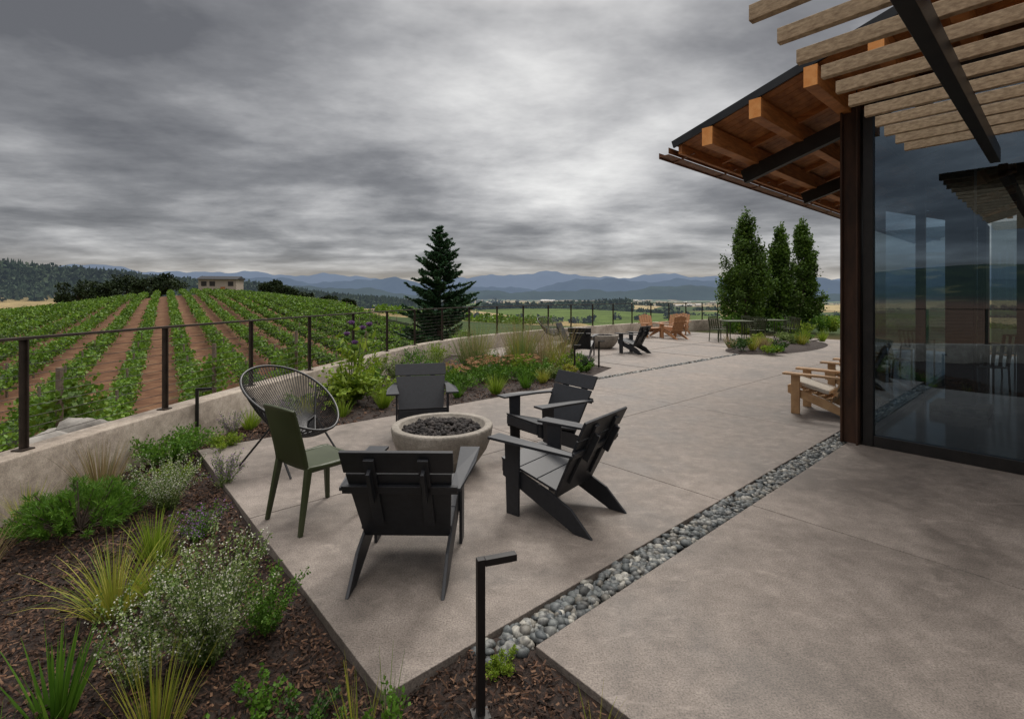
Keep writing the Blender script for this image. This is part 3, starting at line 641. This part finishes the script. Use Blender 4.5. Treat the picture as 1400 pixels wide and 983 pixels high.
shrub('low_groundcover',-.48,1.86,.12,.16,260,M_grn,.025,.6)
def cardoon(x,y):
    e=empty('artichoke_thistle',(x,y,float(gz(x,y)))); n=60; a=rng.uniform(0,6.28,n); q=rng.uniform(.3,1,n)
    d=np.stack([np.cos(a)*q,np.sin(a)*q,rng.uniform(.35,1.2,n)],-1); L=rng.uniform(.4,.8,n); v,f=blades(np.zeros((n,3))+np.array([0,0,.05]),d,L,.07,1.2,6); fast('leaf_ribs',v,4,M_lime,e,False,f)
    Q=[]
    vv=v.reshape(n,14,3)
    for i in range(n):
        for k in range(1,7):
            p=(vv[i,2*k]+vv[i,2*k+1])/2; ax=unit(p-(vv[i,2*k-2]+vv[i,2*k-1])/2); sd=unit(np.cross(ax,[0,0,1.0]))
            for sg in (-1,1): Q.append(leaves((p+rng.normal(size=(2,3))*.01),np.array([sd*sg+ax*.6]*2)+rng.normal(size=(2,3))*.15,.16*(1-k/9),.06))
    fast('leaf_lobes',np.concatenate(Q),4,M_lime,e)
    st=[];hd=[]
    for dx,dy,h in ((-.02,.0,1.20),(.14,.05,1.12),(.28,-.05,1.18),(-.12,.1,1.02),(.07,-.1,.9)):
        st.append([(dx*.2,dy*.2,0),(dx*.5,dy*.5,h*.5),(dx,dy,h)]); hd.append((dx,dy,h))
    curve('stalks',st,.010,M_sil,e); C=np.array(hd); stones('buds',C,[.05]*5,M_grn,2,e,.05,True,1.0)
    m=90; fast('flower_heads',np.concatenate([leaves(np.repeat(c[None],m,0)+np.array([0,0,.03]),rdir(m)*.7+np.array([0,0,1]),.085,.015) for c in C]),4,M_pur,e)
    C2=rng.normal(size=(130,3))*np.array([.14,.14,.24])+np.array([.05,0,.65]); fast('stem_leaves',leaves(C2,rdir(130),.2,.05),4,M_lime,e)
cardoon(-2.5,7.7)
def yarrow(x,y,k=40,rad=.35,h=.45):
    e=empty('yarrow_plant',(x,y,float(gz(x,y)))); st=[];C=[]
    for i in range(k):
        a=rng.uniform(0,6.28);q=rng.uniform(0,1)**.5; p=(math.cos(a)*rad*q,math.sin(a)*rad*q,h*rng.uniform(.75,1.1)); st.append([(p[0]*.4,p[1]*.4,0),p]); m=26
        b_=rng.uniform(0,6.28,m); rr=rng.uniform(0,.045,m); C.append(np.stack([p[0]+np.cos(b_)*rr,p[1]+np.sin(b_)*rr,p[2]+rng.normal(0,.004,m)],-1))
    curve('stems',st,.0025,M_grn,e,res=0); C=np.concatenate(C); fast('blossoms',leaves(C,rdir(len(C)),.016,.014),4,M_org,e)
    c=rng.normal(size=(700,3))*np.array([rad*.5,rad*.5,.07])+np.array([0,0,.14]); fast('leaves',leaves(c,rdir(700)+np.array([0,0,.6]),.08,.02),4,M_grn,e)
yarrow(-.95,9.0); yarrow(-.55,9.7); yarrow(-1.5,8.6,22,.25); yarrow(-.2,9.9,26,.3); yarrow(.35,10.0,20,.25,.5)
for (x,y,h,nn,mt) in ((-1.95,7.45,.34,220,M_lime),(-.28,8.5,.36,220,M_lime),(.25,9.0,.3,160,M_grn),(-2.9,6.9,.3,150,M_yel),(.6,9.6,.28,150,M_yel),(-.9,8.2,.25,120,M_grn),(-2.4,6.95,.26,130,M_lime),(-1.2,7.7,.22,110,M_yel)):
    tuft('grass_clump',x,y,h,nn,mt,.6,.009,.9,.06)
for i in range(24):
    g=rng.random(); x=-2.0+3.3*g+rng.uniform(-.2,.2); y=10.2+2.2*g+rng.uniform(-.9,.8)
    tuft('feather_grass',x,y,rng.uniform(.6,1.25),int(rng.integers(90,230)),(M_tan,M_yel,M_tan,M_sil)[i%4],.45,.006,.7,.09)
for (x,y,r_,h,mt) in ((-2.6,8.9,.4,.4,M_grn),(-2.2,9.6,.35,.5,M_sil),(-1.7,10.1,.4,.35,M_grn),(-1.2,9.9,.3,.3,M_dkg),(.7,10.6,.35,.3,M_grn),(1.2,11.2,.35,.35,M_lime),(1.5,12.0,.3,.35,M_grn),(.9,12.2,.3,.3,M_sil),(-2.9,8.0,.3,.3,M_dkg),(-3.15,7.2,.25,.25,M_sil),(.2,9.7,.3,.25,M_grn),(-.3,11.5,.4,.4,M_grn),(-1.9,12.2,.4,.45,M_lime),(.3,12.6,.4,.3,M_dkg),(-2.2,8.3,.3,.25,M_lime),(.2,10.7,.3,.45,M_lime),(-.9,11.0,.35,.5,M_grn),(1.6,10.9,.2,.2,M_grn),(1.15,10.2,.2,.25,M_yel),(-1.8,9.2,.35,.45,M_grn),(-1.3,9.4,.3,.4,M_lime),(-2.7,9.9,.35,.5,M_lime),(-2.3,11.2,.4,.5,M_grn),(1.7,11.5,.25,.25,M_dkg),(.8,9.9,.25,.25,M_sil)):
    shrub('perennial_shrub',x,y,r_,h,900,mt,.055,.45,M_pur if rng.random()<.4 else None,140)
sprigs('lavender_plant',-3.35,5.9,.18,.3,20,M_sil,M_pur,30); sprigs('lavender_plant',-3.1,6.6,.2,.34,20,M_sil,M_pur,30)
def mound(name,poly,h):
    P=np.array(poly); c=P.mean(0); vs=[(c[0],c[1],h)]; fs=[]; n=len(P)
    for k,(t,z) in enumerate(((.5,h*.9),(.85,h*.5),(1,.004))):
        for p in P: q=c+(p-c)*t; vs.append((q[0],q[1],z+rng.uniform(-.005,.005)*(k<2)))
    for i in range(n): fs.append([0,1+i,1+(i+1)%n])
    me=bpy.data.meshes.new(name)
    for k in range(2):
        for i in range(n): fs.append([1+k*n+i,1+(k+1)*n+i,1+(k+1)*n+(i+1)%n,1+k*n+(i+1)%n])
    me.from_pydata(vs,[],fs); me.materials.append(M_mulch); link(bpy.data.objects.new(name,me))
bc=np.array([8.7,16.0]); pl=[tuple(bc+V*3.0*math.cos(a)+U*1.1*math.sin(a)) for a in np.linspace(0,6.28,25)[:-1]]
mound('planting_island',pl,.12)
for i in range(24):
    q=bc+V*rng.uniform(-2.6,2.6)+U*rng.uniform(-.8,.8)
    if i%3==0: o=tuft('grass_clump',q[0],q[1],.42,120,[M_yel,M_tan,M_lime][i%9//3],.6,.014,.7,.08); o.location.z=.08
    else: shrub('perennial_shrub',q[0],q[1],rng.uniform(.2,.4),rng.uniform(.15,.35),420,[M_grn,M_lime,M_dkg,M_sil][i%4],.07,.5,M_org if i%5==0 else None,60,zoff=.07,stem=False)
for i in range(16):
    x=10+i*.75; y=22.3+rng.uniform(-.5,.8)+i*.1; shrub('boundary_shrub',x,y,rng.uniform(.4,.8),rng.uniform(.4,.9),600,[M_grn,M_lime,M_dkg][i%3],.12,.5,zoff=float(height(x,y)),stem=False)
C=[];Z=[]
for i in range(120):
    y=rng.uniform(1.5,6.0); off=rng.uniform(.45,1.9); x=wallx(y)-off; g=float(height(x,y)); topz=.18-.16*(off-.4)-.08*max(0,y-4.8)
    C.append([x,y,rng.uniform(g,topz) if rng.random()<.4 else topz+rng.uniform(-.15,.08)]); Z.append(rng.uniform(.10,.24))
stones('boulder_pile',np.array(C),Z,M_rock,3,None,.2,True,.8)
# ---------------- furniture ----------------
def inst(name,parts,loc,face,scale=1):
    e=empty(name,(loc[0],loc[1],loc[2] if len(loc)>2 else 0),math.atan2(-face[0],face[1])); e.scale=(scale,)*3
    for pn,me,bv in parts:
        o=link(bpy.data.objects.new(pn,me),e)
        if bv: m=o.modifiers.new('b','BEVEL'); m.width=bv; m.segments=2; m.limit_method='ANGLE'
    return e
def modern_adirondack():
    P=[]; T=.02
    b=MB()
    for sx in (-1,1): b.plate([(sx*.262,.31,.385),(sx*.262,.31,.27),(sx*.262,-.33,0),(sx*.262,-.47,0),(sx*.262,-.30,.165),(sx*.262,-.12,.245)],(T,0,0))
    P.append(('side_stringers',b.mesh('side_stringers',M_black),.003))
    b=MB()
    for sx in (-1,1): b.plate([(sx*.285,.14,0),(sx*.285,.255,0),(sx*.285,.275,.56),(sx*.285,.135,.56)],(T,0,0))
    P.append(('front_legs',b.mesh('front_legs',M_black),.003))
    b=MB()
    for sx in (-1,1): b.plate([(sx*.255,.36,.574),(sx*.395,.36,.574),(sx*.395,.05,.574),(sx*.345,-.36,.556),(sx*.285,-.36,.556),(sx*.285,-.1,.568)],(0,0,T))
    P.append(('arms',b.mesh('arms',M_black),.003))
    b=MB(); f=Vector((0,.325,.398)); r=Vector((0,-.19,.262)); L=(r-f)
    for i in range(3):
        a=f+L*(i/3+.006); c=f+L*((i+1)/3-.006); b.plate([(-.272,a.y,a.z),(.272,a.y,a.z),(.272,c.y,c.z),(-.272,c.y,c.z)],(0,.005,T))
    b.box((0,.315,.34),(.52,T,.09)); P.append(('seat',b.mesh('seat',M_black),.003))
    b=MB(); d=Vector((0,-.43,.88)).normalized(); o=Vector((0,-.155,.205)); nrm=Vector((0,.88,.43)).normalized()
    def bp(x,t): q=o+d*t; return (x,q.y,q.z)
    b.plate([bp(-.26,0),bp(.26,0),bp(.30,.5),bp(-.30,.5)],nrm*T); b.plate([bp(-.31,.51),bp(.31,.51),bp(.315,.66),bp(-.315,.66)],nrm*T)
    P.append(('backrest',b.mesh('backrest',M_black),.003))
    b=MB()
    for sx in (-1,1):
        q1=o+d*.12-nrm*.022; q2=o+d*.62-nrm*.022; b.beam((sx*.15,q1.y,q1.z),(sx*.15,q2.y,q2.z),.06,T,tuple(nrm))
        q1=o+d*.34-nrm*.05; q2=o+d*.56-nrm*.05; b.beam((sx*.15,q1.y,q1.z),(sx*.15,q2.y,q2.z),.02,.05,tuple(nrm))
    q=o+d*.4-nrm*.022; b.beam((-.33,q.y,q.z),(.33,q.y,q.z),T,.055,tuple(d)); P.append(('back_braces',b.mesh('back_braces',M_black),.002))
    return P
AD=modern_adirondack()
for loc,f in (((-.63,3.14),(0.02,1)),((.34,3.82),(-.78,.62)),((-1.06,5.78),(.22,-1)),((.36,5.2),(-.82,-.57)),((1.95,13.6),(.35,1)),((3.5,14.3),(-.8,.75)),((1.9,15.6),(.5,-.2))):
    inst('adirondack_chair',AD,loc,f)
def wood_adirondack(mat,cush=True):
    P=[];T=.032
    b=MB()
    for sx in (-1,1): b.plate([(sx*.27,.36,.38),(sx*.27,.36,.28),(sx*.27,-.40,0),(sx*.27,-.55,0),(sx*.27,-.12,.235)],(T,0,0))
    for sx in (-1,1): b.plate([(sx*.305,.20,0),(sx*.305,.31,0),(sx*.305,.31,.54),(sx*.305,.20,.54)],(T,0,0))
    P.append(('legs',b.mesh('legs',mat),.004)); b=MB()
    for sx in (-1,1): b.plate([(sx*.25,.40,.56),(sx*.40,.40,.56),(sx*.40,.1,.56),(sx*.34,-.38,.55),(sx*.28,-.38,.55)],(0,0,.028))
    P.append(('arms',b.mesh('arms',mat),.004)); b=MB(); f=Vector((0,.37,.40)); r=Vector((0,-.2,.25)); L=r-f
    for i in range(6):
        a=f+L*((i+.5)/6); b.beam((-.285,a.y,a.z),(.285,a.y,a.z),.082,.02,(0,.25,1))
    P.append(('seat_slats',b.mesh('seat_slats',mat),.003)); b=MB(); d=Vector((0,-.36,.93)).normalized(); o=Vector((0,-.16,.2))
    for i in range(5):
        x=(i-2)*.112; t=.76-.03*abs(i-2); q=o+d*t; b.beam((x*.9,o.y,o.z),(x*1.05,q.y,q.z),.1,.02,(0,.93,.36))
    for t in (.15,.5): q=o+d*t+Vector((0,-.025,-.01)); b.beam((-.3,q.y,q.z),(.3,q.y,q.z),.03,.06,(0,-.36,.93))
    P.append(('back_slats',b.mesh('back_slats',mat),.003))
    if cush:
        b=MB(); b.beam((0,.3,.435),(0,-.14,.325),.46,.06,(0,.25,1)); P.append(('cushion',b.mesh('cushion',M_cush),.02))
    return P
WA=wood_adirondack(M_teak); WB=wood_adirondack(M_teak2,False)
for v in (6.95,8.6,10.2):
    inst('wooden_adirondack_chair',WA,uv(.46,v),tuple(U+V*rng.uniform(-.1,.1)))
for loc,f in (((5.6,19.9),(.3,-1)),((6.7,20.6),(-.7,-.7)),((6.3,19.2),(-.4,.9)),((7.3,21.3),(-.6,-.8))): inst('wooden_adirondack_chair',WB,loc,f)
def fire_bowl(x,y):
    e=empty('fire_pit_bowl',(x,y,0)); prof=[(0,0.0),(.22,.0),(.26,.012),(.35,.09),(.425,.2),(.468,.31),(.482,.40),(.478,.42),(.47,.426),(.415,.426),(.405,.418),(.395,.36),(0,.33)]
    seg=72; vs=[];fs=[]
    for k in range(seg):
        a=2*math.pi*k/seg
        for r_,z in prof: vs.append((r_*math.cos(a),r_*math.sin(a),z))
    m=len(prof)
    for k in range(seg):
        k2=(k+1)%seg
        for i in range(m-1): fs.append([k*m+i,k2*m+i,k2*m+i+1,k*m+i+1])
    fast('concrete_bowl',vs,4,M_bowl,e,True,fs)
    n=520; a=rng.uniform(0,6.28,n); q=np.sqrt(rng.uniform(0,1,n))*.375; C=np.stack([np.cos(a)*q,np.sin(a)*q,.365+.045*(1-(q/.38)**2)+rng.uniform(-.01,.02,n)],-1)
    stones('lava_rocks',C,rng.uniform(.014,.032,n),M_lava,1,e,.22,False,.85)
fire_bowl(-.667,4.72); fire_bowl(2.9,15.6)
def lounge(x,y,face):
    e=empty('woven_cord_chair',(x,y,0),math.atan2(-face[0],face[1]))
    up=np.array([0,-.86,.46]); c0=np.array([0,-.02,.66]); hoop=[]; K=90
    for k in range(K):
        a=2*math.pi*k/K; s=math.sin(a); wd=.40*(1+.14*s); hoop.append(c0+np.array([1,0,0])*math.cos(a)*wd+up*s*.57)
    curve('hoop',[[tuple(p) for p in hoop]],.012,M_cord,e,True,3)
    r0=np.array([0,.02,.33]); ring=[]
    for k in range(K):
        a=2*math.pi*k/K; ring.append(r0+np.array([math.cos(a)*.1,math.sin(a)*.12,-.0]))
    cords=[]
    for k in range(K):
        h=hoop[k]; q=ring[k]; m=(h+q)/2+np.array([0,-.02,-.10])+(h-c0)*.14; cords.append([tuple(h*(1-t)**2+2*m*t*(1-t)+q*t*t) for t in np.linspace(0,1,8)])
    curve('cords',cords,.0045,M_cord,e,False,1); curve('seat_ring',[[tuple(p) for p in ring]],.009,M_cord,e,True,2)
    L=[]
    for sx in (-1,1):
        L.append([(sx*.36,-.12,.70),(sx*.25,.0,.42),(sx*.30,.34,0.008)]); L.append([(sx*.25,.0,.42),(sx*.30,-.40,0.008)]); L.append([(sx*.25,0,.42),(0,.02,.33)])
    L.append([(-.25,0,.42),(-.1,.18,.32),(.1,.18,.32),(.25,0,.42)])
    curve('legs',L,.010,M_cord,e,False,3)
lounge(-2.15,4.85,(.88,-.47)); lounge(1.35,16.9,(.6,-.8))
def plastic_chair(x,y,face):
    e=empty('olive_side_chair',(x,y,0),math.atan2(-face[0],face[1]))
    nx,ny=9,9; vs=[];fs=[]
    for j in range(ny):
        for i in range(nx):
            a=i/(nx-1)*2-1; q=j/(ny-1); w=.215+.015*q; vs.append((a*w,-.2+.43*q,.455-.012*(1-a*a)-.012*math.sin(q*math.pi)-(.015*max(0,q-.85)/.15)))
    for j in range(ny-1):
        for i in range(nx-1): k=j*nx+i; fs.append([k,k+1,k+nx+1,k+nx])
    o=fast('seat',vs,4,M_green,e,True,fs); m=o.modifiers.new('s','SOLIDIFY'); m.thickness=.028; m.offset=-1; m=o.modifiers.new('b','BEVEL'); m.width=.006; m.segments=2
    vs=[];fs=[]; nj=12
    for j in range(nj):
        q=j/(nj-1)
        for i in range(nx):
            a=i/(nx-1)*2-1; w=.212-.006*q; y_=-.205-.10*q**1.2-.018*(1-a*a)*q; z_=.44+.435*q-(.012*a*a if j==nj-1 else 0); vs.append((a*w,y_,z_))
    for j in range(nj-1):
        for i in range(nx-1): k=j*nx+i; fs.append([k,k+1,k+nx+1,k+nx])
    o=fast('backrest',vs,4,M_green,e,True,fs); m=o.modifiers.new('s','SOLIDIFY'); m.thickness=.02; m.offset=0; m=o.modifiers.new('b','BEVEL'); m.width=.005; m.segments=2
    b=MB()
    def leg(x0,y0,z0,x1,y1,w0,w1):
        i=len(b.v)
        for (xx,yy,zz,w) in ((x0,y0,z0,w0),(x1,y1,0,w1)):
            for sx,sy in ((-1,-1),(1,-1),(1,1),(-1,1)): b.v.append((xx+sx*w/2,yy+sy*w/2,zz))
        for q in ((3,2,1,0),(4,5,6,7),(0,1,5,4),(1,2,6,5),(2,3,7,6),(3,0,4,7)): b.f.append([i+t for t in q])
    for sx in (-1,1): leg(sx*.195,-.19,.45,sx*.225,-.27,.045,.03); leg(sx*.205,.20,.44,sx*.225,.225,.045,.03)
    for sx in (-1,1): b.beam((sx*.2,-.19,.428),(sx*.205,.21,.425),.03,.04)
    b.beam((-.19,.205,.42),(.19,.205,.42),.03,.035)
    b.obj('legs',M_green,e,.006)
plastic_chair(-1.47,3.72,(.60,.80))
def path_light(x,y,face=(1,.35),z=0):
    e=empty('path_light',(x,y,z),math.atan2(-face[0],face[1])); b=MB(); b.beam((0,0,-.08),(0,0,.60),.032,.032); b.obj('post',M_steel,e,.002)
    b=MB(); b.beam((0,.0165,.585),(0,.15,.585),.034,.028); b.obj('lamp_arm',M_steel,e,.002); MB().box((0,.09,.569),(.02,.09,.003)).obj('lens',M_cush,e); MB().box((0,0,-.03),(.07,.07,.02)).obj('base_plate',M_steel,e)
path_light(-.126,1.97); path_light(-3.6,5.62); path_light(1.35,10.6); path_light(2.05,11.6)
def metal_chair():
    P=[];b=MB()
    for sx in (-1,1):
        b.beam((sx*.22,.2,0),(sx*.22,.2,.65),.022,.022); b.beam((sx*.22,-.24,0),(sx*.22,-.2,.45),.022,.022); b.beam((sx*.22,-.2,.45),(sx*.22,-.28,.85),.022,.022); b.beam((sx*.22,.21,.65),(sx*.22,-.25,.65),.03,.015)
    P.append(('frame',b.mesh('frame',M_green),0)); b=MB()
    for i in range(6): b.box((0,.18-.075*i,.45),(.44,.055,.012))
    for i in range(5): b.beam((-.2+.1*i,-.205,.47),(-.2+.1*i,-.278,.84),.05,.008,(0,1,0))
    b.beam((-.22,-.28,.84),(.22,-.28,.84),.02,.03); P.append(('seat_and_back',b.mesh('seat_and_back',M_green),0)); return P
MC=metal_chair()
for tx,ty in ((8.3,18.2),(9.9,18.9)):
    e=empty('dining_table',(tx,ty,0)); b=MB(); b.box((0,0,.73),(.95,.95,.03)); b.obj('top',M_green,e,.004); b=MB()
    for sx in (-1,1):
        for sy in (-1,1): b.beam((sx*.4,sy*.4,0),(sx*.4,sy*.4,.715),.03,.03)
    b.obj('legs',M_green,e)
    for a in (0.4,1.97,3.54,5.11): inst('metal_armchair',MC,(tx+math.cos(a)*.85,ty+math.sin(a)*.85),(-math.cos(a),-math.sin(a)))
# ---------------- building ----------------
bd=empty('winery_building')
VG=5.635; UG=-.262; VE=18.2; UB=-9.0; EU=1.28; EV=4.53; EZ=3.47; TS=.315
def rz(u): return EZ+TS*(EU-u) if u>-4.4 else EZ+TS*(EU+4.4)-TS*(-4.4-u)
b=MB(); slab(b,UB,UG-.02,VG+.03,VE,0,.012,-.12); b.obj('interior_floor',M_floor,bd)
def vplane(name,u0,v0,u1,v1,z0,z1,mat,parent=bd):
    p=uv(u0,v0)[:2];q=uv(u1,v1)[:2]
    return fast(name,[(*p,z0),(*q,z0),(*q,z1),(*p,z1)],4,mat,parent)
vplane('front_glazing',UG-.1,VG,UB,VG,.1,3.7,M_glass); vplane('side_glazing',UG,VG+.1,UG,VE-.9,.1,3.65,M_glass)
t2=tuple(U)+(0,); cz=3.93
b2=MB()
for off in (-.075,.075):
    p=A+(UG+.03+off)*U+(VG-.05)*V; b2.beam((p[0],p[1],0),(p[0],p[1],cz),.16,.016,t2)
p=A+(UG+.03)*U+(VG-.05)*V; b2.beam((p[0],p[1],0),(p[0],p[1],cz),.012,.135,t2)
b2.obj('corner_column',M_rust,bd,.003)
b=MB()
def post(u,v,w,d,z0=0,z1=3.7): 
    p=A+u*U+v*V; b.beam((p[0],p[1],z0),(p[0],p[1],z1),w,d,t2)
post(UG-.13,VG,.10,.09)
for u in (-2.05,-3.8,-5.5,-7.2): post(u,VG,.08,.06)
def bar(u0,v0,u1,v1,z,w,h): b.beam(uv(u0,v0,z),uv(u1,v1,z),w,h)
bar(UG-.18,VG,UB,VG,.06,.09,.12); bar(UG-.18,VG,UB,VG,3.72,.1,.14)
bar(UG,VG+.1,UG,VE,.055,.08,.11); bar(UG,VG+.1,UG,VE,3.7,.08,.14)
for v in (9.3,12.2,15.1,17.3): post(UG,v,.10,.12)
post(UG,VG+.12,.08,.08)
b.obj('window_frames',M_steel,bd,.002)
b=MB(); slab(b,UG-.1,UG+.02,17.35,VE,0,3.6,.0); slab(b,UB,-3.5,VE-.15,VE,0,3.6,.0); slab(b,UB-.15,UB,VG,VE,0,3.3,0.0); b.obj('solid_walls',M_dark,bd)
vplane('end_glazing',-.4,VE-.07,-3.5,VE-.07,.1,3.7,M_glass)
b=MB(); slab(b,-1.0,-.7,8.2,8.5,0,3.95,.13); b.obj('interior_column',M_steel,bd,.004); b=MB(); slab(b,-1.15,-.55,8.05,8.65,0,.14,.012); b.obj('column_footing',M_bowl,bd,.01)
b=MB(); slab(b,-1.75,-1.25,11.2,11.9,0,3.95,.013); b.obj('interior_pier',M_dark,bd,.004)
b=MB(); slab(b,-4.5,-3.4,9,14,0,1.05,.012); b.obj('bar_counter',M_cedar,bd,.01)
for q in ((-.9,10.6),(-1.0,13.6)): inst('metal_armchair',MC,uv(q[0],q[1],.012),tuple(U*.6+V))
def rp(u,v,dz=0): return uv(u,v,rz(u)+dz)
b=MB(); RV=VE+1.2
b.plate([rp(EU+.06,EV-.04,.06),rp(-4.4,EV-.04,.06),rp(-4.4,RV,.06),rp(EU+.06,RV,.06)],(0,0,.035)); b.plate([rp(-4.4,EV-.04,.06),rp(-10.5,EV-.04,.06),rp(-10.5,RV,.06),rp(-4.4,RV,.06)],(0,0,.035))
b.beam(rp(EU+.05,EV-.05,.035),rp(-4.4,EV-.05,.035),.025,.085); b.beam(rp(-4.4,EV-.05,.035),rp(-10.5,EV-.05,.035),.025,.085)
b.obj('metal_roof',M_roof,bd)
b=MB(); v=EV
while v<RV-.1:
    b.plate([rp(EU,v+.004,.02),rp(-4.4,v+.004,.02),rp(-4.4,v+.136,.02),rp(EU,v+.136,.02)],(0,0,.035)); v+=.14
b.plate([rp(-4.4,EV,.02),rp(-10.4,EV,.02),rp(-10.4,RV,.02),rp(-4.4,RV,.02)],(0,0,.035)); b.obj('roof_decking',M_cedar,bd)
b=MB(); ends=MB()
us=[EU-.40-.53*i for i in range(11)]+[-4.9-.55*i for i in range(10)]
for u in us:
    b.beam(rp(u,EV-.07,-.115),rp(u,RV-.2,-.115),.12,.20); ends.beam(rp(u,EV-.078,-.115),rp(u,EV-.0705,-.115),.122,.202)
b.beam(rp(EU-.03,EV-.02,-.055),rp(EU-.03,RV-.1,-.055),.045,.11)
b.obj('purlins',M_cedar,bd,.004); ends.obj('purlin_end_grain',M_endgrain,bd)
b=MB()
v=EV+1.0
while v<RV-.3:
    b.beam(rp(EU-.05,v,-.035),rp(-4.4,v,-.035),.045,.07); v+=.95
b.obj('common_rafters',M_cedar,bd,.002)
b=MB()
for v in (VG+.12,7.98,10.33,12.68,15.03,17.38): b.beam(rp(EU-.25,v,-.305),rp(-4.4,v,-.305),.09,.18); b.beam(rp(-4.4,v,-.305),rp(-10.2,v,-.305),.09,.18)
b.obj('steel_rafters',M_steel,bd,.003)
g=MB(); g.beam(rp(EU+.14,EV-.10,-.06),rp(EU+.14,RV,-.06),.13,.012); g.beam(rp(EU+.205,EV-.10,-.03),rp(EU+.205,RV,-.03),.008,.07); g.beam(rp(EU+.075,EV-.10,-.03),rp(EU+.075,RV,-.03),.008,.07)
for i in range(14): g.beam(rp(EU-.1,EV+.2+i*1.15,-.095),rp(EU+.19,EV+.2+i*1.15,-.075),.03,.012)
g.obj('gutter',simple('copper_gutter',(0.12,0.05,0.025),(0.24,0.11,0.055),.5,6,metal=.3),bd)
# ---------------- pergola ----------------
pg=empty('pergola'); b=MB(); base=np.array([1.17,2.39]); zP=3.02
for i in range(-10,11):
    t=.323*i; p=base+V*t; jit=rng.uniform(-.02,.02); q=p-U*5.6; p=p+U*jit; b.beam((p[0],p[1],zP),(q[0],q[1],zP),.045,.078)
b.obj('slats',M_slat,pg,.003)
b=MB()
for off in (.57,3.9):
    p=base-U*off-V*3.4; q=base-U*off+V*3.74; b.beam((p[0],p[1],zP-.105),(q[0],q[1],zP-.105),.07,.13)
b.obj('steel_beams',M_steel,pg,.003)
b=MB()
for off in (.57,3.9):
    p=base-U*off-V*3.4; b.beam((p[0],p[1],-.1),(p[0],p[1],zP-.17),.1,.1)
b.obj('posts',M_rust,pg,.003)
# ---------------- camera ----------------
cam=bpy.data.cameras.new('camera'); cam.sensor_width=36; cam.lens=17.28; cam.shift_y=-.0618; cam.clip_start=.05; cam.clip_end=80000
co=link(bpy.data.objects.new('camera',cam)); co.location=(0,0,1.65); co.rotation_euler=(R(90),0,0); S.camera=co
